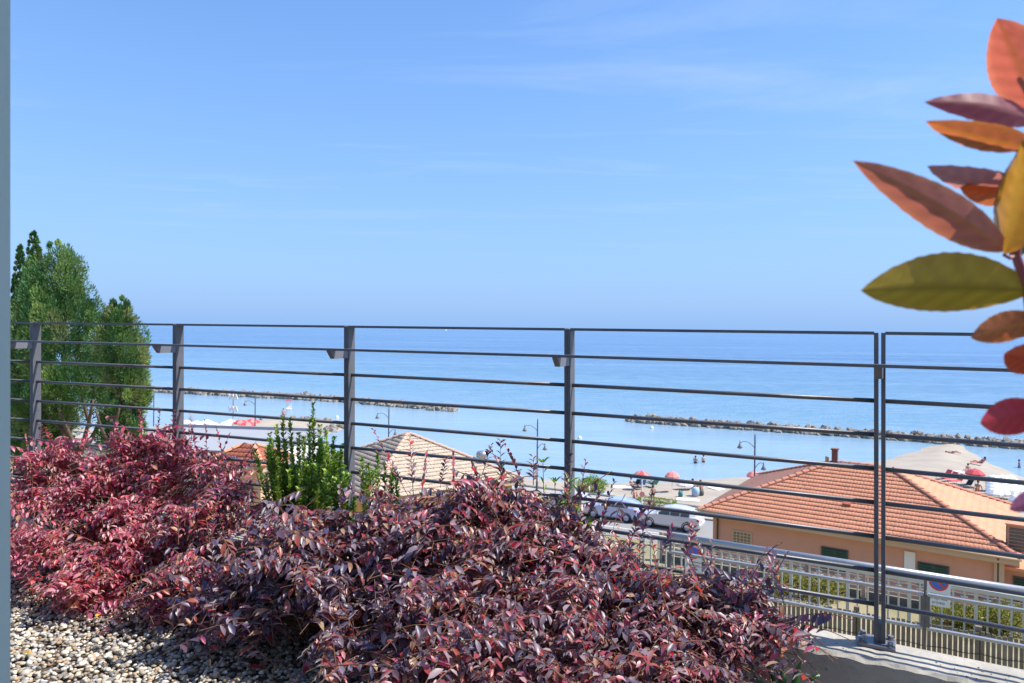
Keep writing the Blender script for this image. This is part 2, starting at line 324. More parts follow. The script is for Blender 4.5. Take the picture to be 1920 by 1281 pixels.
# ------------------------------------------------------------------ breakwaters
def rock_mesh(i):
    r = np.random.default_rng(100 + i); ph = (1 + 5 ** .5) / 2
    V = np.array([(-1, ph, 0), (1, ph, 0), (-1, -ph, 0), (1, -ph, 0), (0, -1, ph), (0, 1, ph), (0, -1, -ph), (0, 1, -ph), (ph, 0, -1), (ph, 0, 1), (-ph, 0, -1), (-ph, 0, 1)]) / 1.9
    T = [(0, 11, 5), (0, 5, 1), (0, 1, 7), (0, 7, 10), (0, 10, 11), (1, 5, 9), (5, 11, 4), (11, 10, 2), (10, 7, 6), (7, 1, 8), (3, 9, 4), (3, 4, 2), (3, 2, 6), (3, 6, 8), (3, 8, 9), (4, 9, 5), (2, 4, 11), (6, 2, 10), (8, 6, 7), (9, 8, 1)]
    V = np.sign(V) * np.abs(V) ** .75; V = V * r.uniform(.72, 1.2, V.shape) * (1, r.uniform(.7, 1), r.uniform(.55, .85)); return V, np.array(T)
RM = [rock_mesh(i) for i in range(8)]
RMESH = [np_mesh('rock', v, t, M['rock'], smooth=False) for v, t in RM]
def rand_rot(r): 
    q = r.standard_normal(4); q /= np.linalg.norm(q); w, x, y, z = q
    return np.array([[1 - 2 * (y * y + z * z), 2 * (x * y - z * w), 2 * (x * z + y * w)], [2 * (x * y + z * w), 1 - 2 * (x * x + z * z), 2 * (y * z - x * w)], [2 * (x * z - y * w), 2 * (y * z + x * w), 1 - 2 * (x * x + y * y)]])
def breakwater(pts, label, n_part, n_stuff, wid, ht, seed):
    r = np.random.default_rng(seed); pts = np.array(pts, float); L = np.r_[0, np.cumsum(np.linalg.norm(np.diff(pts, axis=0), axis=1))]
    e = empty('breakwater', (*pts[len(pts) // 2], -.6), 0, label, 'breakwater', None); base = np.array(e.location)
    SV = []; ST = []; off = 0
    for k in range(n_part + n_stuff):
        front = k < n_part
        s_ = r.uniform(0, L[-1]); c = np.array([np.interp(s_, L, pts[:, 0]), np.interp(s_, L, pts[:, 1])])
        end = min(1, min(s_, L[-1] - s_) / 5 + .35)
        o = r.uniform(-1, -.1) if front else r.uniform(-1, 1); nrm = NE
        z = (ht * (1 - abs(o) ** 1.4) * r.uniform(.65, 1.12) - .15) * end + r.uniform(0, .2)
        c = c + nrm * o * wid * end; sc = r.uniform(.38, .82) * (1 if front else .95)
        Rm = rand_rot(r)
        if front:
            ob = link('rock', RMESH[k % 8], e); ob.matrix_local = Matrix.Translation(Vector((c[0], c[1], z)) - e.location) @ (Matrix(Rm.tolist()).to_4x4() @ Matrix.Scale(sc, 4))
        else:
            v, t = RM[k % 8]; SV.append((v * sc) @ Rm.T + (c[0], c[1], z) - base); ST.append(t + off); off += len(v)
    tag(link('rock_pile', np_mesh('rock_pile', np.concatenate(SV), np.concatenate(ST), M['rock'], smooth=False), e), kind='stuff')
breakwater([(20, 121), (34, 114.5), (52, 106), (69, 97.5), (95, 84)], 'rocky breakwater that the sandy spit reaches, behind the salmon house', 270, 460, 1.8, .85, 5)
breakwater([(-10, 132), (-20, 139), (-35, 147.5), (-58, 156), (-84, 165), (-120, 178)], 'rocky breakwater ending off the lifeguard chair, running behind the cypress trees', 250, 520, 2.0, .9, 6)
e = empty('rock_revetment', (-26.5, 107, 0), 0, 'loose rocks edging the round sandy groyne', 'rocks')
for k in range(46):
    a = random.uniform(-1.0, 2.2); rr = random.uniform(7.5, 9.8); x, y = -34.5 + rr * math.cos(a), 107.5 + rr * .95 * math.sin(a)
    ob = link('rock', RMESH[k % 8], e); sc = random.uniform(.35, .75)
    ob.matrix_local = Matrix.Translation((x + 26.5, y - 107, beach_z(x, y) + .1)) @ (Matrix(rand_rot(rng).tolist()).to_4x4() @ Matrix.Scale(sc, 4))

# ------------------------------------------------------------------ terrace: ground, kerb wall, gravel
GZ = EYE - 1.22; CZ = EYE - 1.03                                     # gravel level, kerb top
# post feet in plan, measured from the rail spacing along the fence
PX = [(-3.74, 4.50), (-2.73, 4.125), (-1.734, 3.74), (-.752, 3.33), (.230, 2.88), (1.211, 2.37), (2.17, 1.82)]
PX = [np.array(p) for p in PX]
def off(i, d):
    a = PX[max(i - 1, 0)]; c = PX[min(i + 1, len(PX) - 1)]; t = (c - a) / np.linalg.norm(c - a); n = np.array((-t[1], t[0])); return PX[i] + n * d, t, n   # n points away from the camera
ext = [off(i, 0) for i in range(len(PX))]
inner = [ext[i][0] - ext[i][2] * .135 for i in range(len(PX))]; outer = [ext[i][0] + ext[i][2] * .045 for i in range(len(PX))]
b = MB(); V = []; FS = []
prof_n = 6
for i in range(len(PX)):
    for (p, z) in ((outer[i], 11.6), (outer[i], CZ - .012), (outer[i] * .93 + inner[i] * .07, CZ), (inner[i] * .94 + outer[i] * .06, CZ), (inner[i], CZ - .010), (inner[i], GZ - .5)): V.append((p[0], p[1], z))
# subdivide lengthwise with slight edge chipping
segs = 40; VV = []
Va = np.array(V).reshape(len(PX), prof_n, 3)
tt = np.linspace(0, len(PX) - 1, (len(PX) - 1) * segs + 1)
for t in tt:
    i = min(int(t), len(PX) - 2); k = t - i; row = Va[i] * (1 - k) + Va[i + 1] * k
    row[4, 2] -= abs(rng.normal(0, .004)); row[3, :2] += (row[0, :2] - row[4, :2]) * abs(rng.normal(0, .03)); row[3, 2] -= abs(rng.normal(0, .0015)); VV += [tuple(x) for x in row]
for i in range(len(tt) - 1):
    for j in range(prof_n - 1): FS.append((i * 6 + j, i * 6 + 6 + j, i * 6 + 7 + j, i * 6 + 1 + j)[::-1])
FS += [tuple(range(6)), tuple(range(len(VV) - 1, len(VV) - 7, -1))]
kw = b.add(VV, FS).build('kerb_wall', M['concrete'])
tag(kw, 'rough cast concrete kerb wall carrying the dark steel railing', 'wall')
pits = MB()
for k in range(170):
    t = 5 + rng.uniform(-.75, .55); i = int(t); u = t - i; ia, oa = inner[i] * (1 - u) + inner[i + 1] * u, outer[i] * (1 - u) + outer[i + 1] * u
    if k % 3 == 0: c = (*(ia * .86 + oa * .14 * 1 + (oa - ia) * rng.uniform(-.05, .5)), CZ + .0005)
    else: c = (*(ia - ext[i][2] * .0005), CZ - .012 - rng.uniform(0, .17))
    r_ = rng.uniform(.0012, .0034); pits.lathe([(r_ * .2, -r_ * .5), (r_, 0), (r_ * .6, r_ * .4), (.0001, r_ * .5)], 6, c)
tag(pits.build('pit_marks', M['hole'], kw), kind='stuff')
tg = MB(); tg.add([(-6.5, -2.5, GZ - .02), (4.5, -2.5, GZ - .02)] + [(p[0], p[1], GZ - .02) for p in inner[::-1]] + [(-6, 5.2, GZ - .02)], [tuple(range(len(inner) + 3))])
tag(tg.build('terrace_ground', M['soil']), kind='structure')
sl = MB(); sl.add([(-6.5, -2.5, GZ - .4), (4.5, -2.5, GZ - .4)] + [(p[0], p[1], GZ - .4) for p in inner[::-1]] + [(-6, 5.2, GZ - .4)], [tuple(range(len(inner) + 3))])
# pebbles
ov, of_ = [], []
V8 = np.array([(1, 0, 0), (-1, 0, 0), (0, 1, 0), (0, -1, 0), (0, 0, 1), (0, 0, -1)], float); T8 = [(0, 2, 4), (2, 1, 4), (1, 3, 4), (3, 0, 4), (2, 0, 5), (1, 2, 5), (3, 1, 5), (0, 3, 5)]
def subdiv(V, T):
    V = list(map(tuple, V)); cache = {}; out = []
    def mid(a, b_):
        k = (min(a, b_), max(a, b_))
        if k not in cache: p = np.array(V[a]) + np.array(V[b_]); p /= np.linalg.norm(p); cache[k] = len(V); V.append(tuple(p))
        return cache[k]
    for a, b_, c in T: ab, bc, ca = mid(a, b_), mid(b_, c), mid(c, a); out += [(a, ab, ca), (ab, b_, bc), (ca, bc, c), (ab, bc, ca)]
    return np.array(V), np.array(out)
PV, PT = subdiv(V8, T8)
def inside_terrace(x, y):
    xs = np.array([p[0] for p in inner]); ys = np.array([p[1] for p in inner]); return y < np.interp(x, xs, ys) - .015
nP = 56000
px_ = rng.uniform(-2.9, 1.7, nP); py_ = rng.uniform(1.55, 4.1, nP); keep = inside_terrace(px_, py_) & (px_ > -.80 * py_ - .1) & (px_ < .80 * py_) & ((px_ < .55) | (py_ > 2.0))
px_, py_ = px_[keep], py_[keep]; nP = len(px_)
rad = rng.uniform(.005, .0108, nP) * np.where(rng.random(nP) < .06, 1.5, 1)
sc = np.stack([rad * rng.uniform(.9, 1.5, nP), rad * rng.uniform(.75, 1.05, nP), rad * rng.uniform(.5, .8, nP)], 1)
Rs = np.stack([rand_rot(rng) for _ in range(400)])[rng.integers(0, 400, nP)]
ang = rng.uniform(0, 6.28, nP); tl = rng.uniform(-.4, .4, nP)
Rz = np.zeros((nP, 3, 3)); ca, sa, ct, st_ = np.cos(ang), np.sin(ang), np.cos(tl), np.sin(tl)
Rz[:, 0, 0] = ca; Rz[:, 0, 1] = -sa * ct; Rz[:, 0, 2] = sa * st_; Rz[:, 1, 0] = sa; Rz[:, 1, 1] = ca * ct; Rz[:, 1, 2] = -ca * st_; Rz[:, 2, 1] = st_; Rz[:, 2, 2] = ct
lump = PV[None] * (1 + .16 * np.sin(PV[None] * 3 + rng.uniform(0, 6, (nP, 1, 3))))
pv = np.einsum('nij,nkj->nki', Rz, lump * sc[:, None]) + np.stack([px_, py_, GZ - .012 + rng.uniform(0, .014, nP)], 1)[:, None]
pal = 1.12 * np.array([(1.08, 1., .86)]) * np.array([(.30, .285, .25), (.36, .35, .33), (.23, .23, .235), (.43, .38, .30), (.50, .48, .44), (.27, .22, .165), (.34, .255, .18), (.16, .155, .15), (.40, .41, .43), (.60, .575, .53)])
pc = pal[rng.integers(0, 10, nP)] * rng.uniform(.8, 1.2, (nP, 1))
gv = link('gravel', np_mesh('gravel', pv.reshape(-1, 3), (PT[None] + (np.arange(nP) * len(PV))[:, None, None]).reshape(-1, 3), M['pebble'], np.repeat(pc, len(PV), 0)))
tag(gv, 'loose grey and tan pebbles covering the terrace bed', 'gravel', kind='stuff')

# ------------------------------------------------------------------ railing
def lean(p): return (p[0] - ROLL * (p[2] - EYE), p[1], p[2])
rail = empty('railing', (*PX[5], CZ), 0, 'dark steel railing with thin horizontal bars on the concrete kerb', 'railing')
def vb(pts): return [lean(p) for p in pts]
TOPZ = EYE - .002
def bar3(b, i, du, w, dpt, z0, z1):
    """upright flat bar at post i, shifted du along the fence, w thick, dpt deep"""
    c, t, n = ext[i]; c = c + t * du; q = [c - t * w / 2 - n * dpt / 2, c + t * w / 2 - n * dpt / 2, c + t * w / 2 + n * dpt / 2, c - t * w / 2 + n * dpt / 2]
    b.add(vb([(*p, z0) for p in q] + [(*p, z1) for p in q]), [(3, 2, 1, 0), (4, 5, 6, 7), (0, 1, 5, 4), (1, 2, 6, 5), (2, 3, 7, 6), (3, 0, 4, 7)])
GAP = {5: .021}
for i in range(1, 7):
    g = GAP.get(i, .0135) / 2 + 0
    for s_ in (-1, 1):
        b = MB(); bar3(b, i, s_ * (g + .0), .0125, .048, CZ + .012, TOPZ - .004); post = b.build('post', M['metal'], rail, True)
        if s_ == -1:
            b = MB(); bar3(b, i, 0, max(.001, 2 * g - .0135), .040, CZ + .012, CZ + .085 if i == 5 else TOPZ - .035); b.build('filler_plate', M['metal'], post, False) if False else None
            if i == 5:
                b = MB(); bar3(b, i, 0, 2 * g - .013, .042, CZ + .0125, CZ + .075); fp = b.build('filler_plate', M['metal'], post, False)
                fp.data.transform(Matrix.Translation(-rail.location))
            c, t, n = ext[i]; rz = math.atan2(t[1], t[0])
            b = MB(); b.box((c[0], c[1], CZ + .0062), (.112, .088, .0115), rz, .0015); pl = b.build('base_plate', M['bolt'], post, False); pl.data.transform(Matrix.Translation(-rail.location))
            for su in (-1, 1):
                for sn in (-1, 1):
                    bb = MB(); q = c + t * su * .041 + n * sn * .030
                    bb.lathe([(.0135, .012), (.0135, .0145)], 14, (*q, CZ), True); bb.lathe([(.0098, .0145), (.0098, .0235), (.0085, .025)], 6, (*q, CZ), True)
                    bo = bb.build('bolt', M['bolt'], post); bo.data.transform(Matrix.Translation(-rail.location))
# bays: top rail + round bars
for i in range(0, 6):
    a, ta, na = ext[i]; c, tc_, nc = ext[i + 1]; ga = GAP.get(i, .0135) / 2 + .006; gc = GAP.get(i + 1, .0135) / 2 + .006
    A = a + ta * ga; C = c - tc_ * gc; d = (C - A) / np.linalg.norm(C - A); n = np.array((-d[1], d[0]))
    b = MB(); q = [A - n * .024, C - n * .024, C + n * .024, A + n * .024]
    b.add(vb([(*p, TOPZ - .0105) for p in q] + [(*p, TOPZ) for p in q]), [(3, 2, 1, 0), (4, 5, 6, 7), (0, 1, 5, 4), (1, 2, 6, 5), (2, 3, 7, 6), (3, 0, 4, 7)])
    b.build('top_rail', M['metal'], rail, True)
    for k in range(2, 9):
        z = TOPZ - .004 - k * .1120
        b = MB(); b.tube(vb([(*A, z), (*C, z)]), .0074, 10); b.build('horizontal_bar', M['metal'], rail, True, True)
# handrail on brackets
HZ = EYE - .104; hp = [ext[i][0] - ext[i][2] * .135 for i in range(len(PX))]
for i in range(len(hp) - 1):
    A, C = hp[i], hp[i + 1]; d = (C - A) / np.linalg.norm(C - A); n = np.array((-d[1], d[0])); q = [A - n * .019, C - n * .019, C + n * .019, A + n * .019]
    b = MB(); b.add(vb([(*p, HZ - .010) for p in q] + [(*p, HZ) for p in q]), [(3, 2, 1, 0), (4, 5, 6, 7), (0, 1, 5, 4), (1, 2, 6, 5), (2, 3, 7, 6), (3, 0, 4, 7)])
    b.build('handrail', M['metal'], rail, True)
for i in range(1, 7):
    c, t, n = ext[i]; b = MB(); A = c - n * .025; H = c - n * .155; Hl = c - n * .125; w = .011
    poly_ = [(*A, HZ - .0105), (*H, HZ - .0105), (*Hl, HZ - .047), (*A, HZ - .047)]
    b.prism(vb([(p[0] - t[0] * w, p[1] - t[1] * w, p[2]) for p in poly_]), (t[0], t[1], 0), 2 * w); b.build('bracket', M['bolt'], rail, True)

# ------------------------------------------------------------------ door frame beside the camera
x0 = P(19, 640, 1.0)[0]
fr = empty('door_frame', (x0 - .08, 1.05, GZ - .02), 0, 'blue grey painted door frame post at the edge of the terrace', 'door frame')
b = MB(); b.add([(x + (-ROLL * (z - EYE)), y, z) for z in (GZ - .02, EYE + 1.3) for x, y in ((x0 - .16, 1.0), (x0, 1.0), (x0 * 1.1 - .004, 1.1), (x0 - .16, 1.1))], [(3, 2, 1, 0), (4, 5, 6, 7), (0, 1, 5, 4), (1, 2, 6, 5), (2, 3, 7, 6), (3, 0, 4, 7)])
b.build('post', M['frame'], fr, True)
b = MB(); b.box((-1.0, -2.35, GZ + 3.0), (11, .3, 6.1)); b.build('unseen_facade_wall', M['white'], fr, True)  # unseen house wall behind the camera, added to block and bounce sky light
b = MB(); b.box((x0 - .33, -.15, GZ + 1.3), (.3, 2.3, 2.6)); b.build('side_wall', M['frame'], fr, True)
b = MB(); b.box((x0 - .07, 1.05, EYE + 1.34), (.3, .14, .09)); b.build('lintel', M['frame'], fr, True)

# ------------------------------------------------------------------ lower railing, slat screen, balustrade
def line(px0, py0, px1, py1, d0, d1): return P(px0, py0, d0), P(px1, py1, d1)
A = P(1255, 1004, 6.9); B_ = G(1990, 1118, A[2])
u2 = (B_ - A) / np.linalg.norm(B_ - A); L2 = np.linalg.norm(B_ - A)
lr = empty('lower_railing', (*A[:2], A[2] - .9), 0, 'galvanised tube handrail over framed panels below the kerb', 'railing')
b = MB(); b.tube([A, B_], .029, 12); b.build('handrail_tube', M['galv'], lr, True, True)
kj = [k for k in np.linspace(0, 1, 2001) if proj(A + (B_ - A) * k)[0] >= 1735][0]
for k0, k1 in ((0, kj - .006), (kj + .006, 1)):
    p, q = A + u2 * L2 * k0, A + u2 * L2 * k1
    for dz in (.155, .43):
        b = MB(); b.box((p + q) / 2 - (0, 0, dz), (np.linalg.norm(q - p), .034, .022), math.atan2(u2[1], u2[0])); b.build('panel_rail', M['galv'], lr, True)
    for pp in (p, q):
        b = MB(); b.box(pp - (0, 0, .2925), (.03, .03, .252), math.atan2(u2[1], u2[0])); b.build('panel_upright', M['metal'], lr, True)
for k in (0.004, kj, .996):
    p = A + u2 * L2 * k; b = MB(); b.tube([p - (0, 0, .02), p - (0, 0, 1.0)], .012, 8); b.build('post', M['metal'], lr, True)
# slat screen
A = P(1455, 1124, 7.2); B_ = G(1960, 1208, A[2]); us = (B_ - A) / np.linalg.norm(B_ - A); Ls = np.linalg.norm(B_ - A); ns = np.array((-us[1], us[0], 0))
ss = empty('slat_screen', (*A[:2], A[2] - .95), 0, 'weathered grey wooden slat screen behind the concrete kerb', 'fence')
N = int(Ls / .0415)
for k in range(N):
    p = A + us * (k * .0415); h = .9 + random.uniform(-.02, .02); b = MB(); b.box(p - (0, 0, h / 2 - random.uniform(0, .02)), (.031 + random.uniform(-.003, .004), .010, h), math.atan2(us[1], us[0]) + random.uniform(-.08, .08), .002); b.build('slat', M['wood'], ss, True)
for dz in (.19, .62):
    b = MB(); pts = [A + us * (Ls * t / 24) - (0, 0, dz + .008 * math.sin(t * 1.9)) - ns * .009 for t in range(25)]; b.tube(pts, .004, 6); b.build('tie_wire', M['pipe'], ss, True)
for k in (.33, .78):
    p = A + us * Ls * k + ns * .035; b = MB(); b.box(p - (0, 0, .45), (.05, .04, 1.0), math.atan2(us[1], us[0])); b.build('post', M['wood'], ss, True)
b = MB(); mid = (A + B_) / 2; b.box((mid[0], mid[1], A[2] - 1.75), (Ls + 6, .5, 1.7), math.atan2(us[1], us[0])); tag(b.build('retaining_wall', M['concrete']), 'low concrete retaining wall under the wooden slat screen', 'wall')
# pale balustrade
A = P(1200, 1001, 18.6); B_ = G(2010, 1138, A[2]); ub = (B_ - A) / np.linalg.norm(B_ - A); Lb = np.linalg.norm(B_ - A); az = math.atan2(ub[1], ub[0]); nb = np.array((-ub[1], ub[0], 0))
bl = empty('balustrade', (*A[:2], A[2] - 1.12), 0, 'pale grey metal balustrade with upright bars along the lane below', 'balustrade')
b = MB(); b.box((A + B_) / 2, (Lb, .07, .085), az); b.build('top_band', M['balus'], bl, True)
b = MB(); b.box((A + B_) / 2 - (0, 0, 1.02), (Lb, .04, .04), az); b.build('bottom_rail', M['balus'], bl, True)
nb_ = int(Lb / .2)
for k in range(nb_):
    p = A + ub * (.1 + k * .2)
    thick = .07 if k % 6 == 0 else .035
    b = MB(); b.box(p - (0, 0, .575 if k % 6 == 0 else .53), (thick, .035, 1.08 if k % 6 == 0 else .98), az); b.build('baluster', M['balus'], bl, True)
    if k % 6 in (1, 3, 5):
        for dz, w in ((.10, .19), (.17, .12), (.235, .19)):
            b = MB(); b.box(p - (0, 0, dz) - nb * .004, (w, .022, .022), az); b.build('meander_bar', M['balus'], bl, True)
# brown slatted fence behind it
A2 = A + nb * 1.6 - (0, 0, .32); B2 = B_ + nb * 1.6 - (0, 0, .32)
sf = empty('slatted_fence', (*A2[:2], A2[2] - 1.4), 0, 'pinkish brown fence of level boards behind the pale balustrade', 'fence')
nseg = 7
for j in range(nseg):
    p, q = A2 + (B2 - A2) * (j / nseg), A2 + (B2 - A2) * ((j + 1) / nseg); c = (p + q) / 2; Lq = np.linalg.norm(q - p) - .12
    for k in range(5):
        b = MB(); b.box(c - (0, 0, .06 + k * .125), (Lq, .025, .082), az); b.build('board', M['slat'], sf, True)
    b = MB(); b.box(p - (0, 0, .50), (.09, .09, .98), az); b.build('post', M['slat'], sf, True)
    b = MB(); b.box(c - (0, 0, .80), (Lq, .06, .34), az); b.build('base_panel', M['kerb'], sf, True)
b = MB(); c = (A + B_) / 2; b.box((c[0] + nb[0] * .9, c[1] + nb[1] * .9, A[2] - 2.15), (Lb + 3, 2.8, 2.08), az); tag(b.build('lane_kerb', M['earth']), 'raised pale lane carrying the balustrade', 'wall')

# no-parking signs on the balustrade
def text_mesh(name, txt, size, m, parent, loc, rot):
    cu = bpy.data.curves.new(name, 'FONT'); cu.body = txt; cu.size = size; cu.align_x = 'CENTER'; cu.extrude = .001
    o = bpy.data.objects.new(name, cu); COL.objects.link(o); bpy.context.view_layer.update()
    me = bpy.data.meshes.new_from_object(o.evaluated_get(bpy.context.evaluated_depsgraph_get())); bpy.data.objects.remove(o)
    me.materials.clear(); me.materials.append(m); t = link(name, me, parent); t.location = loc; t.rotation_euler = rot; return t
def sign(px, py, d, label):
    p = P(px, py, d); e = empty('no_parking_sign', tuple(p), az, label, 'sign')
    b = MB(); b.box((0, 0, -.20), (.42, .012, .56), 0, .004); b.build('board', M['board'], e)
    def disc(r, y, m, nm):
        d_ = MB(); d_.add([(0, y, 0)] + [(r * math.cos(a), y, r * math.sin(a)) for a in np.linspace(0, 2 * math.pi, 33)[:-1]], [(0, 1 + (k + 1) % 32, 1 + k) for k in range(32)]); d_.build(nm, m, e)
    b = MB(); b.lathe([(.175, 0), (.175, .006)], 32, (0, 0, 0), True); o = b.build('rim', M['signred'], e); o.rotation_euler = (R(90), 0, 0); o.location = (0, -.0065, .02)
    b = MB(); b.lathe([(.135, 0), (.135, .003)], 32, (0, 0, 0), True); o = b.build('blue_disc', M['signblue'], e); o.rotation_euler = (R(90), 0, 0); o.location = (0, -.013, .02)
    b = MB(); b.box((0, 0, 0), (.30, .003, .035)); o = b.build('slash', M['signred'], e); o.rotation_euler = (0, R(45), 0); o.location = (0, -.0175, .02)
    text_mesh('lettering', 'divieto di sosta', .050, M['ink'], e, (0, -.008, -.24), (R(90), 0, 0))
    for k, w in enumerate(('proprietà', 'privata')): text_mesh('lettering', w, .085, M['ink'], e, (0, -.008, -.335 - .09 * k), (R(90), 0, 0))
dB = lambda px: (lambda k: A[1] + (B_[1] - A[1]) * k)((lambda: [k for k in np.linspace(0, 1, 2001) if proj(A + (B_ - A) * k)[0] >= px][0])())
sign(1760, 1094, dB(1760) - .12, 'round blue no parking sign with printed board, beside the dark railing panel joint')
sign(1300, 1036, dB(1300) - .12, 'no parking sign half hidden by the purple shrub sprays')

# ------------------------------------------------------------------ houses
FLAT = .09
def tiles_face(mb, o, ux, up, poly2, pitch, course, rad):
    """barrel tiles over a sloping face: o origin, ux along the eave, up up the slope, poly2 = outline in (u, v)"""
    o, ux, up = map(lambda q: np.array(q, float), (o, ux, up)); nrm = np.cross(ux, up); pl = np.array(poly2)
    umin, vmin = pl.min(0); umax, vmax = pl.max(0)
    def inside(u, v):
        c = False; j = len(pl) - 1
        for i in range(len(pl)):
            if (pl[i][1] > v) != (pl[j][1] > v) and u < (pl[j][0] - pl[i][0]) * (v - pl[i][1]) / (pl[j][1] - pl[i][1]) + pl[i][0]: c = not c
            j = i
        return c
    angs = np.linspace(math.pi, 0, 6)
    nu = int((umax - umin) / pitch); nv = int((vmax - vmin) / course) + 1
    for r in range(nv):
        v = vmin + r * course
        for k in range(nu):
            u = umin + (k + .5) * pitch
            if not inside(u, v + course * .4): continue
            du = random.uniform(-.008, .008); lift = random.uniform(0, .007); V = []
            for vv, hh, sc_ in ((v - .03, .048 + lift, 1.0), (v + course, .012, .86)):
                for a in angs: V.append(o + ux * (u + du + rad * sc_ * math.cos(a)) + up * vv + nrm * (hh - .03 + rad * FLAT * sc_ * math.sin(a)))
            n6 = len(angs); mb.add(V, [(i, i + 1, n6 + i + 1, n6 + i) for i in range(n6 - 1)] + [tuple(range(n6 - 1, -1, -1))])
def ridge_tiles(parent, a, b_, r, step, m, name='ridge_tile'):
    a, b_ = Vector(a), Vector(b_); L = (b_ - a).length; d = (b_ - a) / L; n = int(L / step)
    side = d.cross(Vector((0, 0, 1))).normalized(); up = side.cross(d)
    me = None
    for k in range(n):
        if me is None:
            mb = MB(); V = []
            for x, rr, z in ((-.04, r * 1.08, .025), (step, r * .9, 0)):
                for g in np.linspace(0, math.pi, 7): V.append((x, rr * math.cos(g), z + rr * .7 * math.sin(g)))
            mb.add(V, [(i, i + 1, 7 + i + 1, 7 + i)[::-1] for i in range(6)] + [tuple(range(7))]); ob = mb.build(name, m, parent); me = ob.data
        else: ob = link(name, me, parent)
        p = a + d * (k * step); ob.matrix_local = Matrix(((d.x, side.x, up.x, p.x), (d.y, side.y, up.y, p.y), (d.z, side.z, up.z, p.z), (0, 0, 0, 1)))
def hip_house(name, loc, rz, L, W, hr, zw, over, mt, mr, mw, label, pitch, course, ridge=None):
    """hip roof: eave rectangle L x W with its front left corner at the origin, z = eave level; walls go down zw"""
    e = empty(name, (loc[0], loc[1], loc[2] - zw), rz, label, 'house'); z = zw; half = W / 2; rl = max(L - W, .02)
    r1, r2 = (half, half, z + hr), (half + rl, half, z + hr); c = [(0, 0, z), (L, 0, z), (L, W, z), (0, W, z)]
    b = MB(); b.add([tuple(np.array(p) - (0, 0, .03)) for p in c + [r1, r2]], [(0, 1, 5, 4), (1, 2, 5), (2, 3, 4, 5), (3, 0, 4)]); 
    roof = b.build('roof', mt, e)
    sl_ = math.hypot(half, hr); upf = (0, half / sl_, hr / sl_)
    mb = MB(); tiles_face(mb, c[0], (1, 0, 0), upf, [(0, 0), (L, 0), (half + rl, sl_), (half, sl_)], pitch, course, pitch * .52)
    tiles_face(mb, c[1], (0, 1, 0), (-half / sl_, 0, hr / sl_), [(0, 0), (W, 0), (half, sl_)], pitch, course, pitch * .52)
    tiles_face(mb, c[3], (0, -1, 0), (half / sl_, 0, hr / sl_), [(0, 0), (W, 0), (half, sl_)], pitch, course, pitch * .52)
    tag(mb.build('roof_tiles', mt, roof, smooth=True), kind='stuff')
    for a, q in ((c[0], r1), (c[1], r2), (c[2], r2), (c[3], r1)): ridge_tiles(roof, a, q, .13, .40, mr)
    ridge_tiles(roof, r1, r2, .13, .40, mr)
    b = MB(); b.box((L / 2, W / 2, zw / 2 - .18), (L - 2 * over, W - 2 * over, zw - .3)); b.build('wall', mw, e)
    b = MB(); b.box((L / 2, W / 2, z - .17), (L - .10, W - .10, .26)); b.build('eave_soffit', M['cream'], e)
    return e, roof
Apt, Bpt = P(1310, 957, 36.0), P(1915, 1047, 28.6); hz = (Apt[2] + Bpt[2]) / 2; dv = Bpt - Apt; Lh = math.hypot(dv[0], dv[1]); rzh = math.atan2(dv[1], dv[0])
salmon, sroof = hip_house('house', (Apt[0], Apt[1], hz), rzh, Lh, 10.6, 2.2, hz - 2.0, .55, M['tile'], M['tile_hip'], M['stucco'], 'salmon stucco house with a bright terracotta tile hip roof', .15, .33)
ZW = hz - 2.0
def on_front(px, py):
    """house-local x, z where a photo ray meets the salmon house's front wall"""
    u = np.array((math.cos(rzh), math.sin(rzh))); n = np.array((-u[1], u[0])); o = Apt[:2] + n * .55; r = P(px, py, 1.0) - (0, 0, EYE); r2 = r[:2]
    Mx = np.array([[r2[0], -u[0]], [r2[1], -u[1]]]); s_, x = np.linalg.solve(Mx, o); return x, EYE + r[2] * s_ - 2.0
def wall_window(pxs, pys, kind):
    x0_, z1 = on_front(pxs[0], pys[0]); x1_, z0 = on_front(pxs[1], pys[1]); w, h = x1_ - x0_, max(z1 - z0, .5); cx_, cz = (x0_ + x1_) / 2, (z0 + z1) / 2
    if kind == 'block':
        b = MB(); b.box((cx_, .535, cz), (w + .10, .06, h + .10)); wd = b.build('window', M['cream'], salmon)
        nx, nz = 5, 4
        for i in range(nx):
            for j in range(nz):
                b = MB(); b.box((x0_ + w * (i + .5) / nx, .50, z0 + h * (j + .5) / nz), (w / nx * .74, .03, h / nz * .74), 0, .01); b.build('glass_block', M['glassblock'], wd)
    else:
        b = MB(); b.box((cx_, .53, cz - .25), (w + .06, .07, h + .56)); wd = b.build('window', M['pipe'], salmon)
        for i in range(2):
            b = MB(); b.box((x0_ + w * (i + .5) / 2, .485, cz - .25), (w / 2 - .02, .04, h + .5), 0, .006); b.build('shutter', M['shutter'], wd)
            for j in range(int((h + .5) / .11)):
                b = MB(); b.box((x0_ + w * (i + .5) / 2, .458, cz - .25 - (h + .5) / 2 + .07 + j * .11), (w / 2 - .12, .02, .06), rot=Matrix.Rotation(R(35), 3, 'X')); b.build('slat', M['shutter'], wd)
wall_window((1375, 1408), (995, 1024), 'block'); wall_window((1541, 1589), (1027, 1052), 'shutter'); wall_window((1722, 1778), (1055, 1085), 'shutter')
for px in (1346, 1872):
    x, z = on_front(px, 1010); b = MB(); b.tube([(x, .02, ZW - .05), (x, .10, ZW - .22), (x, .47, ZW - .45), (x, .47, .1)], .045, 8); b.build('downpipe', M['pipe'], salmon, smooth=True)
b = MB(); b.tube([(-.02, -.06, ZW - .02), (Lh + .02, -.06, ZW - .02)], .055, 8); b.build('gutter', M['cream'], salmon, smooth=True)
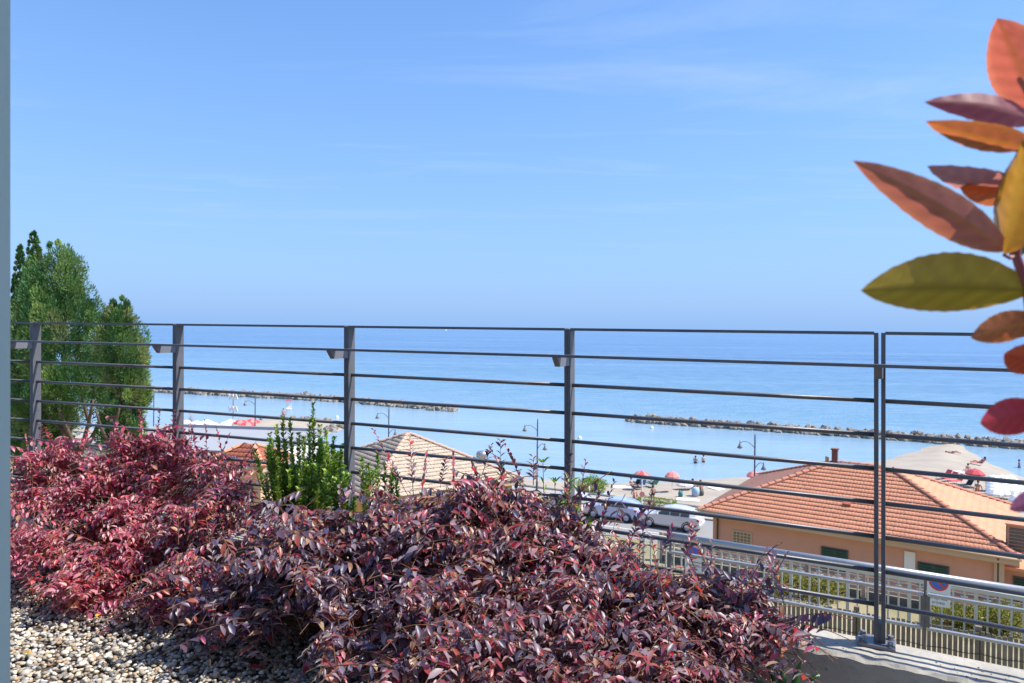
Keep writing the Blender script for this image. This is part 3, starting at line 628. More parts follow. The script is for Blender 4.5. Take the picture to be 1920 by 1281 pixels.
b = MB(); b.box((Lh - .72, .5, ZW / 2 - .15), (.35, .12, ZW - .3)); b.build('corner_quoin', M['cream'], salmon)
b = MB(); b.box((5.35, 5.3, ZW + 2.45), (.27, .27, .75)); b.box((5.35, 5.3, ZW + 2.86), (.36, .36, .07)); b.build('chimney', M['brick'], sroof)
b = MB(); b.tube([(4.95, 5.2, ZW + 2.1), (4.95, 5.2, ZW + 2.45)], .05, 8); b.tube([(5.0, 5.45, ZW + 2.1), (5.0, 5.45, ZW + 2.4)], .045, 8); b.build('vent_pipe', M['cream'], sroof)
q = (P(1895, 1012, 29.9) - (Apt[0], Apt[1], 2.0)); ul = np.array((math.cos(rzh), math.sin(rzh))); lx, ly = q[0] * ul[0] + q[1] * ul[1], -q[0] * ul[1] + q[1] * ul[0]
b = MB(); b.box((lx + .25, ly, q[2] + .1), (.75, .6, 1.15)); vbx = b.build('roof_dormer', M['stucco'], sroof)
for k in range(7): b = MB(); b.box((lx + .25, ly - .31, q[2] - .32 + k * .14), (.6, .04, .10), rot=Matrix.Rotation(R(30), 3, 'X')); b.build('louvre_blade', M['louvre'], sroof)
b = MB(); b.box((lx - .14, ly, q[2] + .12), (.05, .52, .98)); b.build('louvre_panel', M['louvre'], sroof)
b = MB(); b.box((lx + .25, ly, q[2] + .71), (.9, .75, .06)); b.build('dormer_cap', M['tile'], sroof)
x, z = on_front(1640, 960); b = MB(); b.add([], []); v = (6.5, 1.95, ZW + .85); b.box(v, (.3, .3, .16), rot=Matrix.Rotation(R(22), 3, 'X')); b.build('roof_vent', M['tile_dark'], sroof)
x, z = on_front(1706, 1046); b = MB(); b.box((x, .52, z - .1), (.42, .04, .75)); b.build('meter_box', M['white'], salmon)
b = MB(); b.box((Lh + 1.4, 2.9, ZW / 2 - .35), (3.9, 3.6, ZW - .7)); b.build('annex_wall', M['stucco'], salmon)
b = MB(); b.box((Lh + 1.5, 2.8, ZW - .64), (4.4, 4.1, .12)); b.build('annex_roof', M['tile'], salmon)
b = MB(); b.box((Lh + .5, 1.08, ZW - 1.75), (1.5, .08, 1.5)); wd = b.build('window', M['pipe'], salmon)
for j in range(12): b = MB(); b.box((Lh + .5, 1.02, ZW - 2.42 + j * .12), (1.4, .03, .08), rot=Matrix.Rotation(R(35), 3, 'X')); b.build('slat', M['shutter'], wd)
# tan-roofed house
tan_c = P(765, 812, 42.0); hrn = 2.35; half = 4.85; rzt = R(45 - 9)
ct_, st2 = math.cos(rzt), math.sin(rzt)
corner = tan_c[:2] - np.array((ct_ * half - st2 * half, st2 * half + ct_ * half))
tanh, troof = hip_house('house', (corner[0], corner[1], tan_c[2] - hrn), rzt, 2 * half + .02, 2 * half, hrn, tan_c[2] - hrn - 2.0, .5, M['tile_brown'], M['tile_tan'], M['stucco2'], 'house with a weathered tan pyramid tile roof seen past the green shrub', .19, .32)
vz = tan_c[2] - hrn - 2
b = MB(); b.lathe([(.16, 0), (.16, .35), (.34, .42), (.36, .6), (.30, .72), (.05, .8)], 14, (2 * half - 1.7, 1.75, vz + .70), True); b.build('turbine_vent', M['galv'], troof, smooth=True)
for k in range(3):
    for fx, fy, sx, sy in ((.47, 2.0 + 2.6 * k, .06, 1.0), (2.0 + 2.6 * k, .47, 1.0, .06)):
        b = MB(); b.box((fx, fy, vz - 1.7), (sx, sy, 1.3)); wd = b.build('window', M['shutter'], tanh)
        b = MB(); b.box((fx - (.05 if sx < .1 else 0), fy - (.05 if sy < .1 else 0), vz - 2.42), (sx + .12, sy + .12, .07)); b.build('sill', M['cream'], wd)
# flat-roofed building and the small red-roofed house behind the crimson shrub
fl = P(400, 832, 44.0); e = empty('flat_roof_building', (fl[0] - 1, fl[1], 2), R(-8), 'low building with a pale grey flat roof behind the crimson shrub', 'building'); fz = fl[2] - 2
b = MB(); b.box((0, 1, fz / 2), (11, 9, fz)); b.build('wall', M['white'], e); b = MB(); b.box((0, 1, fz + .06), (11.4, 9.4, .1)); b.build('roof', M['flatroof'], e)
for sx, sy, cx_, cy_ in ((11.4, .2, 0, -3.6), (11.4, .2, 0, 5.6), (.2, 9, 5.6, 1), (.2, 9, -5.6, 1)): b = MB(); b.box((cx_, cy_, fz + .2), (sx, sy, .22)); b.build('parapet', M['flatroof'], e)
for k in range(3): b = MB(); b.box((-3.4 + 3.4 * k, -3.52, fz - 1.5), (1.1, .08, 1.3)); b.build('window', M['glass'], e)
rp = P(476, 829, 36.0); redh, rroof = hip_house('house', (rp[0] - 2.0, rp[1] - 1.5, rp[2] - .8), R(-12), 3.3, 2.9, .8, rp[2] - .8 - 2, .3, M['tile_dark'], M['tile'], M['stucco3'], 'small peach house with a red tile roof beside the pale flat roof', .25, .33)
for k in range(2):
    b = MB(); b.box((1.0 + 1.3 * k, .28, rp[2] - .8 - 2 - 1.3), (.6, .06, .9)); wd = b.build('window', M['glass'], redh)
    b = MB(); b.box((1.0 + 1.3 * k, .24, rp[2] - .8 - 2 - 1.8), (.8, .14, .06)); b.build('sill', M['cream'], wd)

# ------------------------------------------------------------------ promenade lamps
def lamp_post():
    e = empty('street_lamp', (0, 0, 0)); b = MB(); b.lathe([(.16, 0), (.16, .1), (.10, .18), (.09, .8), (.06, .9), (.05, 5.7), (.035, 5.95), (.0, 6.0)], 10, cap=False); b.build('pole', M['lamp'], e, smooth=True)
    for sx, zb, ln in ((-1, 5.0, 1.05), (1, 3.5, .62)):
        pts = [(sx * ln * t, 0, zb + .45 * math.sin(t * math.pi * .75)) for t in np.linspace(0, 1, 9)]; b = MB(); b.tube(pts, .022, 6); arm = b.build('arm', M['lamp'], e, smooth=True)
        x, z = pts[-1][0], pts[-1][2]; b = MB(); b.tube([(x, 0, z + .2), (x, 0, z)], .03, 6); b.lathe([(.03, 0), (.08, -.06), (.10, -.18), (.21, -.34), (.20, -.35)], 12, (x, 0, z)); sh = b.build('lamp_shade', M['lampshade'], arm, smooth=True)
        b = MB(); b.lathe([(.0, -.24), (.08, -.28), (.11, -.34), (.08, -.41), (0, -.43)], 10, (x, 0, z)); b.build('bulb_glass', M['cloth'], arm, smooth=True)
    return e
lp = [(17.5, 51.6, 'bell-shaded street lamp standing just behind the terracotta hip roof'), (2.18, 58.9, 'bell-shaded street lamp between the tan roof and the beach shrub'), (-11.2, 66, 'bell-shaded street lamp behind the peak of the tan tile roof'), (-26.8, 75.4, 'bell-shaded street lamp in front of the round sandy groyne'), (-40.2, 81, 'bell-shaded street lamp beside the cypress trees')]
l0 = lamp_post()
for i, (x, y, lb) in enumerate(lp):
    o = l0 if i == 0 else copy_tree(l0); o.location = (x, y, 2.12); o.rotation_euler = (0, 0, R(-6 + 3 * i)); tag(o, lb, 'street lamp', 'street lamps along the promenade')
# floodlight mast
fp_ = P(437, 808, 78.0); e = empty('floodlight_mast', (fp_[0], fp_[1], 2.12), 0, 'pole with two rows of three white floodlights behind the crimson shrub', 'floodlight'); top = P(437, 738, 78.0)[2] - 2.12
b = MB(); b.tube([(0, 0, 0), (0, 0, top)], .07, 8); b.build('pole', M['cream'], e)
for zt in (top - .35, top - 1.65):
    b = MB(); b.tube([(-.45, 0, zt), (.45, 0, zt)], .03, 6); b.build('cross_bar', M['cream'], e)
    for k in (-1, 0, 1): b = MB(); b.box((k * .36, -.12, zt), (.2, .12, .62), rot=Matrix.Rotation(R(-18), 3, 'Y'), bev=.02); b.build('floodlight', M['white'], e)

# ------------------------------------------------------------------ cars
def make_car(loc, rz, paint, label, h=1.5, Lc=4.2, wagon=False):
    e = empty('parked_car', tuple(loc), rz, label, 'car'); w = .86; k = h / 1.5
    # stations along x (front = -x): (x, half width, sill z, belt z, roof z, roof half width)
    st = [(-2.1, .60, .42, .62, .64, .5), (-1.98, .78, .28, .74, .78, .62), (-1.5, .85, .22, .88, .93, .68), (-1.05, .86, .22, .94, 1.00, .70), (-.45, .86, .22, .96, 1.36 * k, .60), (.1, .86, .22, .97, 1.49 * k, .60), (.8, .86, .22, .98, 1.48 * k, .59), (1.45, .85, .22, .99, 1.40 * k, .57), (1.85, .83, .25, .99, 1.10 if not wagon else 1.3 * k, .60), (2.06, .78, .32, .92, .98, .66), (2.1, .70, .40, .80, .84, .6)]
    s_ = Lc / 4.2; V = []; n = 8
    for x, hw, zs, zb, zr, rw in st:
        prof = [(0, zs), (hw * .9, zs), (hw, zs + .12), (hw * 1.01, (zs + zb) / 2), (hw * .97, zb), (rw * 1.02, zr - (zr - zb) * .18), (rw * .86, zr), (0, zr + .03)]
        V += [(x * s_, y, z) for y, z in prof] + [(x * s_, -y, z) for y, z in prof]
    FS = []
    for i in range(len(st) - 1):
        a, c = i * 16, (i + 1) * 16
        for j in range(7): FS += [(a + j, c + j, c + j + 1, a + j + 1), (a + 8 + j, a + 9 + j, c + 9 + j, c + 8 + j)]
    for a in (0, (len(st) - 1) * 16): FS += [tuple(a + j for j in range(8)), tuple(a + 8 + j for j in range(7, -1, -1))]
    MB().add(V, FS).build('body', paint, e, smooth=False)
    def pane(i0, f0, i1, f1, side, nm='side_window'):
        q = []
        for i, f in ((i0, f0), (i1, f1)):
            i_ = int(i); fr_ = i - i_; a = np.array(st[i_]); c = np.array(st[min(i_ + 1, len(st) - 1)]); x, hw, zs, zb, zr, rw = a * (1 - fr_) + c * fr_
            q.append([(x * s_, side * (hw * .97 + .006), zb + .03), (x * s_, side * (rw * 1.02 + .008), max(zr - (zr - zb) * .22, zb + .04))])
        b = MB(); pts = [q[0][0], q[1][0], q[1][1], q[0][1]]; b.prism(pts, (0, side, 0), .006); b.build(nm, M['glass'], e)
    for sd_ in (-1, 1): pane(3.55, 0, 4.95, 0, sd_); pane(5.05, 0, 5.95, 0, sd_); pane(6.05, 0, 6.95, 0, sd_)
    x0_, x1_ = -1.02 * s_, -.48 * s_; b = MB(); b.prism([(x0_, -.62, 1.02), (x0_, .62, 1.02), (x1_, .52, 1.34 * k), (x1_, -.52, 1.34 * k)], (-.4, 0, .8), .012); b.build('windscreen', M['glass'], e)
    zr0 = 1.36 * k; b = MB(); b.prism([(1.52 * s_, -.5, zr0), (1.52 * s_, .5, zr0), (1.83 * s_, .54, 1.10 if not wagon else 1.3 * k - .02), (1.83 * s_, -.54, 1.10 if not wagon else 1.3 * k - .02)], (.6, 0, .5), .012); b.build('rear_window', M['glass'], e)
    for x in (-1.32, 1.3):
        for sd_ in (-1, 1):
            b = MB(); b.lathe([(.2, -.10), (.30, -.09), (.315, 0), (.30, .09), (.2, .10)], 20); wv = b.build('wheel', M['rubber'], e, smooth=True); wv.location = (x * s_, sd_ * .77, .315); wv.rotation_euler = (R(90), 0, 0)
            b = MB(); b.lathe([(.0, .02), (.06, .03), (.19, .05), (.205, .09)], 20); b.lathe([(.0, -.02), (.06, -.03), (.19, -.05), (.205, -.09)], 20); b.build('rim', M['rim'], wv, smooth=True)
            b = MB(); b.lathe([(.33, .0), (.385, .02), (.385, .035), (.33, .035)], 20); a = b.build('wheel_arch', M['rubber'], e); a.location = (x * s_, sd_ * .845, .315); a.rotation_euler = (R(90 if sd_ < 0 else -90), 0, 0)
    for sd_ in (-1, 1):
        b = MB(); b.box((2.0 * s_, sd_ * .72, .86), (.16, .18, .17), 0, .02); b.build('tail_light', M['taillight'], e)
        b = MB(); b.box((-1.93 * s_, sd_ * .62, .70), (.16, .26, .13), 0, .02); b.build('headlight', M['headlight'], e)
        b = MB(); b.box((-.72 * s_, sd_ * .95, 1.03), (.12, .18, .12), 0, .02); b.build('mirror', paint, e)
    b = MB(); b.box((2.1 * s_, 0, .5), (.08, 1.3, .18), 0, .02); b.build('rear_bumper', paint, e)
    b = MB(); b.box((2.115 * s_, 0, .72), (.03, .5, .11)); b.build('number_plate', M['white'], e)
    return e
rzr = math.atan2(-TE[1], -TE[0])
c1 = G(1259, 988, 2.01); make_car((c1[0], c1[1], 2.01), rzr + R(-2), M['carwhite'], 'silver white hatchback parked nearest the salmon house')
c2 = G(1150, 971, 2.01); make_car((c2[0], c2[1], 2.01), rzr, M['carblue'], 'pale blue estate car parked ahead of the silver hatchback', 1.5, 3.9, True)
c3 = G(1062, 960, 2.01); make_car((c3[0], c3[1], 2.01), rzr + R(2), M['carpale'], 'pale pinkish car parked ahead of the pale blue estate', 1.55, 4.2)

# ------------------------------------------------------------------ people
def person(loc, rz, pose, label, skin='skin', suit='black', hairm='hair', scale=1.0):
    e = empty('person', tuple(loc), rz, label, 'person', None)
    J = {'stand': dict(pel=(0, 0, .92), ch=(0, 0, 1.25), nk=(0, 0, 1.46), hd=(0, -.02, 1.60), tp=(0, -.01, 1.72), sh=.19, el=((.25, .03, 1.14), (-.25, .03, 1.14)), wr=((.24, -.14, .95), (-.27, -.06, .92)), kn=((.10, -.02, .49), (-.11, .02, .49)), an=((.10, .02, .08), (-.11, .06, .08)), ft=((.11, -.16, .03), (-.12, -.12, .03))),
         'sit': dict(pel=(0, 0, .12), ch=(0, .08, .44), nk=(0, .10, .66), hd=(0, .07, .80), tp=(0, .07, .92), sh=.18, el=((.25, .18, .36), (-.25, .18, .36)), wr=((.26, .30, .08), (-.22, -.02, .30)), kn=((.12, -.40, .42), (-.12, -.38, .38)), an=((.12, -.62, .07), (-.12, -.68, .07)), ft=((.12, -.80, .05), (-.12, -.86, .05))),
         'lie': dict(pel=(0, 0, .13), ch=(0, .34, .14), nk=(0, .56, .15), hd=(0, .70, .17), tp=(0, .82, .16), sh=.18, el=((.28, .26, .09), (-.28, .26, .09)), wr=((.26, .02, .07), (-.26, .02, .07)), kn=((.10, -.44, .16), (-.10, -.42, .34)), an=((.10, -.86, .08), (-.10, -.76, .07)), ft=((.11, -.98, .14), (-.11, -.92, .05))),
         'recline': dict(pel=(0, 0, .42), ch=(0, .25, .64), nk=(0, .40, .80), hd=(0, .46, .93), tp=(0, .50, 1.04), sh=.18, el=((.26, .20, .52), (-.26, .20, .52)), wr=((.24, -.05, .46), (-.24, -.05, .46)), kn=((.10, -.44, .50), (-.10, -.42, .56)), an=((.10, -.88, .42), (-.10, -.84, .40)), ft=((.11, -.98, .50), (-.11, -.95, .48)))}[pose]
    pts = [J['pel'], J['ch'], J['nk'], J['hd'], J['tp']]; rad_ = [(.145, .11), (.155, .11), (.055, .055), (.085, .10), (.055, .06)]; ed = [(0, 1), (1, 2), (2, 3), (3, 4)]
    ch = Vector(J['ch']); nk = Vector(J['nk'])
    for s_ in (0, 1):
        sg = 1 if s_ == 0 else -1; shp = nk * .72 + ch * .28 + Vector((sg * J['sh'], 0, -.01)); b0 = len(pts)
        wr_ = Vector(J['wr'][s_]); el = Vector(J['el'][s_]); hd_ = wr_ + (wr_ - el).normalized() * .12
        pts += [tuple(shp), J['el'][s_], J['wr'][s_], tuple(hd_)]; rad_ += [(.055, .055), (.04, .04), (.027, .03), (.03, .02)]; ed += [(1, b0), (b0, b0 + 1), (b0 + 1, b0 + 2), (b0 + 2, b0 + 3)]
        hip = Vector(J['pel']) + Vector((sg * .09, 0, -.04)); b1 = len(pts)
        pts += [tuple(hip), J['kn'][s_], J['an'][s_], J['ft'][s_]]; rad_ += [(.085, .085), (.055, .055), (.037, .037), (.038, .028)]; ed += [(0, b1), (b1, b1 + 1), (b1 + 1, b1 + 2), (b1 + 2, b1 + 3)]
    me = bpy.data.meshes.new('body'); me.from_pydata(pts, ed, []); me.materials.append(M[skin]); ob = link('body', me, e)
    sm_ = ob.modifiers.new('skin', 'SKIN'); sm_.use_smooth_shade = True
    if not me.skin_vertices: me.attributes
    bm_ = __import__('bmesh').new(); bm_.from_mesh(me); lay = bm_.verts.layers.skin.verify()
    for v_, r_ in zip(bm_.verts, rad_): v_[lay].radius = r_
    bm_.verts.ensure_lookup_table(); bm_.verts[0][lay].use_root = True
    bm_.to_mesh(me); bm_.free(); ob.modifiers.new('sub', 'SUBSURF').levels = 1; ob.modifiers['sub'].render_levels = 1
    pel = Vector(J['pel']); up = (ch - pel).normalized(); side = Vector((1, 0, 0)); fw = up.cross(side)
    V = []; n = 12
    for hgt, rx, ry in ((-.13, .185, .135), (-.02, .185, .14), (.09, .165, .13)):
        for k in range(n): g = 2 * math.pi * k / n; V.append(pel + up * hgt + side * rx * math.cos(g) + fw * ry * math.sin(g))
    MB().add(V, [(i * n + k, i * n + (k + 1) % n, i * n + n + (k + 1) % n, i * n + n + k) for i in range(2) for k in range(n)] + [tuple(range(n - 1, -1, -1))]).build('swimwear', M[suit], e, smooth=True)
    hd = Vector(J['hd']); tp = Vector(J['tp']); hu = (tp - hd).normalized(); V = []; back = Vector((0, .03, 0)) if pose != 'lie' else Vector((0, 0, -.02))
    for a_, rr in ((-.04, .098), (.03, .108), (.09, .095), (.13, .055), (.145, .005)):
        for k in range(10): g = 2 * math.pi * k / 10; V.append(hd + back + hu * a_ + side * rr * math.cos(g) + hu.cross(side) * rr * 1.1 * math.sin(g))
    MB().add(V, [(i * 10 + k, i * 10 + (k + 1) % 10, i * 10 + 10 + (k + 1) % 10, i * 10 + 10 + k) for i in range(4) for k in range(10)]).build('hair', M[hairm], e, smooth=True)
    e.scale = (scale,) * 3; return e
def on_beach(px, py):
    z = 1.2
    for _ in range(8): p = G(px, py, z); z = beach_z(p[0], p[1])
    return p[0], p[1], z
# bathers stand waist-deep on the sea bed: dip the bed is shallow, so they stand deeper
for px, py, sk, su, lb in ((1304, 869, 'skin', 'black', 'tanned bather standing waist deep beside a paler bather'), (1319, 867, 'skin2', 'black', 'pale-skinned bather in dark trunks standing waist deep')):
    p = G(px, py, 0.0); person((p[0], p[1], -.82), R(160 if sk == 'skin' else 20), 'stand', lb, sk, su)
p = G(1911, 877, 0); person((p[0], p[1], -.78), R(70), 'stand', 'dark-haired swimmer in the water right of the sandy spit', 'skin', 'blue')
def beach_chair(px, py, rz, m, label, leaned=True):
    x, y, z = on_beach(px, py); e = empty('beach_chair', (x, y, z), rz, label, 'beach chair', 'chairs and loungers on the sand')
    b = MB(); b.box((0, -.35, .30), (.56, 1.1, .05), 0, .015); b.build('seat', m, e)
    b = MB(); b.box((0, .38, .56), (.56, .06, .72), rot=Matrix.Rotation(R(-38), 3, 'X'), bev=.015); b.build('backrest', m, e)
    for sx in (-.25, .25):
        for sy in (-.8, .12): b = MB(); b.tube([(sx, sy, -.02), (sx, sy, .29)], .02, 6); b.build('leg', M['white'], e)
    return (x, y, z)
def umbrella(pos, m, label, group=None, r=1.0, h=2.0, m2=None, tilt=0.0):
    e = empty('beach_umbrella', tuple(pos), random.uniform(0, 1), label, 'umbrella', group); e.rotation_euler[1] = tilt
    b = MB(); b.tube([(0, 0, -.15), (0, 0, h + .12)], .02, 6); b.build('pole', M['white'], e)
    n = 8
    for par in (0, 1):
        mm = m if par == 0 else (m2 or m); b = MB()
        for k in range(n):
            if k % 2 != par: continue
            g0, g1 = 2 * math.pi * k / n, 2 * math.pi * (k + 1) / n; gm = (g0 + g1) / 2
            ring = lambda rr, z, g: (rr * math.cos(g), rr * math.sin(g), z)
            rows = [[ring(.03, h, g0), ring(.03, h, gm), ring(.03, h, g1)], [ring(r * .55, h - .13, g0), ring(r * .53, h - .15, gm), ring(r * .55, h - .13, g1)], [ring(r, h - .42, g0), ring(r * .94, h - .43, gm), ring(r, h - .42, g1)], [ring(r, h - .55, g0), ring(r * .94, h - .56, gm), ring(r, h - .55, g1)]]
            V = [p for rw in rows for p in rw]; b.add(V, [(i * 3 + j, i * 3 + j + 1, i * 3 + 4 + j, i * 3 + 3 + j) for i in range(3) for j in range(2)])
        b.build('canopy', mm, e)
    return e
def at(px, py): return on_beach(px, py)
# main beach group
umbrella(at(1203, 918), M['red'], 'red and pink beach umbrella shading the people near the beach shrub', r=.80, h=1.7, m2=M['pink'])
x, y, z = beach_chair(1225, 914, R(205), M['teal'], 'teal beach lounger holding a reclining sunbather'); person((x, y, z - .02), R(205), 'recline', 'sunbather reclining on the teal lounger', 'skin', 'black')
x, y, z = at(1185, 913); person((x, y, z), R(60), 'sit', 'person sitting on the sand left of two dark folding chairs', 'skin2', 'purple')
beach_chair(1196, 913, R(185), M['black'], 'dark folding chair beside the person sitting on the sand'); beach_chair(1203, 914, R(185), M['blue'], 'navy folding chair under the red and pink umbrella')
umbrella(at(1260, 922), M['pink'], 'faded pink beach umbrella standing alone near the waterline', r=.66, h=1.8, m2=M['pink'])
umbrella(at(1284, 918), M['cloth'], 'small white umbrella laid low beside two sunbathers', r=.75, h=.9)
x, y, z = at(1300, 917); person((x, y, z), R(30), 'sit', 'tanned sunbather sitting beside the small white umbrella', 'skin', 'black')
x, y, z = at(1312, 919); person((x, y, z), R(200), 'sit', 'sunbather in red leaning back on the sand', 'skin2', 'red')
x, y, z = at(1190, 934); person((x, y, z), R(10), 'sit', 'person in purple sitting behind the clipped hedge', 'skin2', 'purple')
x, y, z = at(1224, 944); person((x, y, z), R(200), 'stand', 'person in dark clothes standing behind the clipped hedge', 'skin', 'black', scale=.85)
x, y, z = at(1118, 920); person((x, y, z), R(100), 'lie', 'sunbather lying under the leafy beach shrub', 'skin2', 'black')
umbrella(at(1412, 916), M['pink'], 'pink umbrella partly hidden by the terracotta roof hip', r=.6, h=1.6)
def towel(px, py, m, rz, label):
    x, y, z = at(px, py); b = MB(); n = 6
    V = [(x + math.cos(rz) * u - math.sin(rz) * v, y + math.sin(rz) * u + math.cos(rz) * v, z + .06 + .015 * math.sin(5 * u + 3 * v)) for u in np.linspace(-.45, .45, n) for v in np.linspace(-.9, .9, n)]
    FS = [(i * n + j, i * n + j + 1, i * n + n + j + 1, i * n + n + j)[::-1] for i in range(n - 1) for j in range(n - 1)]
    o = b.add(V, FS).build('beach_towel', m); md = o.modifiers.new('thick', 'SOLIDIFY'); md.thickness = .03; tag(o, label, 'towel', 'towels on the sand')
towel(1128, 925, M['towel'], .9, 'pale blue towel beside the leafy beach shrub'); towel(1345, 917, M['cloth'], .4, 'white towel lying between the sunbather and the lamp'); towel(1290, 938, M['cloth'], 1.2, 'white towel below the teal beach bag'); towel(1165, 914, M['cloth'], 1.4, 'white towel left of the sitting person')
def bag(px, py, m, label, s_=.5):
    x, y, z = at(px, py); b = MB(); b.lathe([(.28 * s_, 0), (.42 * s_, .1 * s_), (.45 * s_, .6 * s_), (.36 * s_, .95 * s_), (.2 * s_, 1.0 * s_)], 12, (0, 0, 0), True); e = empty('beach_bag', (x, y, z), 0, label, 'bag')
    b.build('sack', m, e, smooth=True); b = MB(); b.tube([(-.25 * s_, 0, .95 * s_), (-.15 * s_, 0, 1.35 * s_), (.15 * s_, 0, 1.35 * s_), (.25 * s_, 0, .95 * s_)], .03, 6); b.build('strap', M['black'], e)
bag(1276, 931, M['teal'], 'round teal beach bag alone on the sand', .45); bag(1304, 930, M['towel'], 'pale blue beach bag beside a white towel', .75); bag(1315, 929, M['kerb'], 'grey beach bag beside the pale blue one', .5)
# sign post by the hedge
p = G(1203, 972, 2.13); e = empty('sign_post', (p[0], p[1], 2.10), 0, 'slim white post with a small red round sign in front of the hedge', 'sign')
hsp = P(1203, 900, p[1])[2] - 2.1; b = MB(); b.tube([(0, 0, 0), (0, 0, hsp)], .045, 8); b.build('pole', M['white'], e); b = MB(); b.lathe([(.0, 0), (.19, 0), (.19, .03), (0, .03)], 18); o = b.build('sign_plate', M['pink'], e); o.rotation_euler = (R(90), 0, 0); o.location = (0, -.06, hsp - 1.0)
# right-hand spit
x, y, z = at(1786, 850); person((x, y, z), R(80), 'lie', 'sunbather lying near the tip of the sandy spit', 'skin', 'black')
x, y, z = beach_chair(1837, 873, R(250), M['pink'], 'pink lounger at the edge of the sandy spit'); person((x, y, z - .02), R(250), 'recline', 'sunbather reclining on the pink lounger at the spit edge', 'skin', 'blue')
x, y, z = at(1814, 886); person((x, y, z), R(300), 'sit', 'sunburnt person in red sitting between the rows on the spit', 'skin2', 'red')
towel(1806, 886, M['cloth'], 1.3, 'white towel beside the person in red'); towel(1826, 889, M['towel'], 1.2, 'blue towel beside the person in red')
for px, py, lb in ((1772, 898, 'red lounger near the roof ridge on the spit'), (1783, 902, 'red lounger in the middle of a row of three'), (1796, 907, 'red lounger beside the red umbrella')): beach_chair(px, py, R(285), M['red'], lb)
umbrella(at(1828, 914), M['red'], 'red umbrella between the red loungers and white parasols', r=.8, h=1.7)
x, y, z = at(1833, 921); person((x, y, z), R(310), 'sit', 'person in red sitting below the red umbrella', 'skin', 'red')
beach_chair(1813, 915, R(285), M['black'], 'dark chair below the red umbrella')
wp = [(1862 + dx + 5 * r_, 908 + 7 * r_) for r_ in range(5) for dx in (0, 16, 32) if 1862 + dx + 5 * r_ < 1935]
for px, py in wp: umbrella(at(px - 2 * (py - 908) / 7 * 2.2, py + 14), M['cloth'], 'white beach parasol in the close rows on the spit', 'white parasols on the spit', r=.62, h=1.5)
for px, py in ((1902, 938), (1912, 930), (1918, 940), (1908, 950)): umbrella(at(px, py + 14), M['cloth'], 'white beach parasol in the close rows on the spit', 'white parasols on the spit', r=.62, h=1.5)
# left-hand groyne
for px, d in ((349, 96), (369, 95), (388, 97), (400, 93), (422, 94), (432, 98)):
    q = P(px, 806, d); umbrella((q[0], q[1], 1.3), M['cloth'], 'white parasol on the beach behind the pale flat roof', 'white parasols behind the flat roof', r=.85, h=1.8 + (q[2] - 1.3 - 1.2) * .35)
for px, py, d in ((452, 812, 93), (463, 814, 91), (472, 813, 94)):
    q = P(px, py, d); umbrella((q[0], q[1], 1.3), M['red'], 'red parasol in the cluster beside the round groyne', 'red parasols beside the groyne', r=1.05, h=2.0, m2=M['pink'])
lc = on_beach(541, 785); e = empty('lifeguard_chair', lc, R(10), 'tall white lifeguard chair with a red top on the groyne', 'lifeguard chair')
for sx in (-.45, .45):
    for sy in (-.45, .45): b = MB(); b.tube([(sx, sy, -.05), (sx * .75, sy * .75, 1.7)], .045, 6); b.build('leg', M['white'], e)
b = MB(); b.box((0, 0, 1.72), (.85, .85, .08)); b.build('platform', M['white'], e); b = MB(); b.box((0, .36, 2.05), (.75, .08, .6), 0, .02); b.build('backrest', M['white'], e)
for sx in (-.36, .36): b = MB(); b.tube([(sx, .34, 1.7), (sx, .34, 3.1)], .03, 6); b.build('canopy_post', M['white'], e)
b = MB(); b.box((0, 0, 3.12), (1.1, 1.1, .09), 0, .03); b.build('canopy', M['red'], e)
x, y, z = on_beach(531, 787); person((x, y, z), R(200), 'stand', 'person in red standing beside the lifeguard chair', 'skin2', 'red')
for k, (px, py) in enumerate(((1222, 803), (1087, 822), (632, 783), (834, 622))):
    p = G(px, py, 0.05); s_ = .28 if k < 3 else 5
    if k == 3: continue
    e = empty('buoy', (p[0], p[1], -.05), 0, ['white buoy floating inside the breakwater that meets the spit', 'white buoy floating off the beach shrub', 'white buoy floating beside the round groyne'][k], 'buoy')
    b = MB(); b.lathe([(.02, -.2), (s_, -.05), (s_ * 1.1, .12), (s_ * .8, .3), (.06, .4), (.05, .5)], 12, cap=True); b.build('float', M['beacon'], e, smooth=True)
p = P(836, 621, 2600); e = empty('motor_boat', (p[0], 2600, -.4), R(70), 'tiny white motor boat far out on the sea', 'boat')
b = MB(); b.add([(-6, 0, .4), (-4, -1.8, .2), (6, -1.9, .2), (6, 1.9, .2), (-4, 1.8, .2), (-7, 0, 2.4), (-4, -2.1, 2.1), (6, -2.1, 1.9), (6, 2.1, 1.9), (-4, 2.1, 2.1)], [(0, 1, 6, 5), (1, 2, 7, 6), (2, 3, 8, 7), (3, 4, 9, 8), (4, 0, 5, 9), (5, 6, 7, 8, 9), (4, 3, 2, 1, 0)]); b.build('hull', M['white'], e)
b = MB(); b.box((1, 0, 3.2), (5, 3, 2.4), 0, .4); b.build('cabin', M['white'], e)

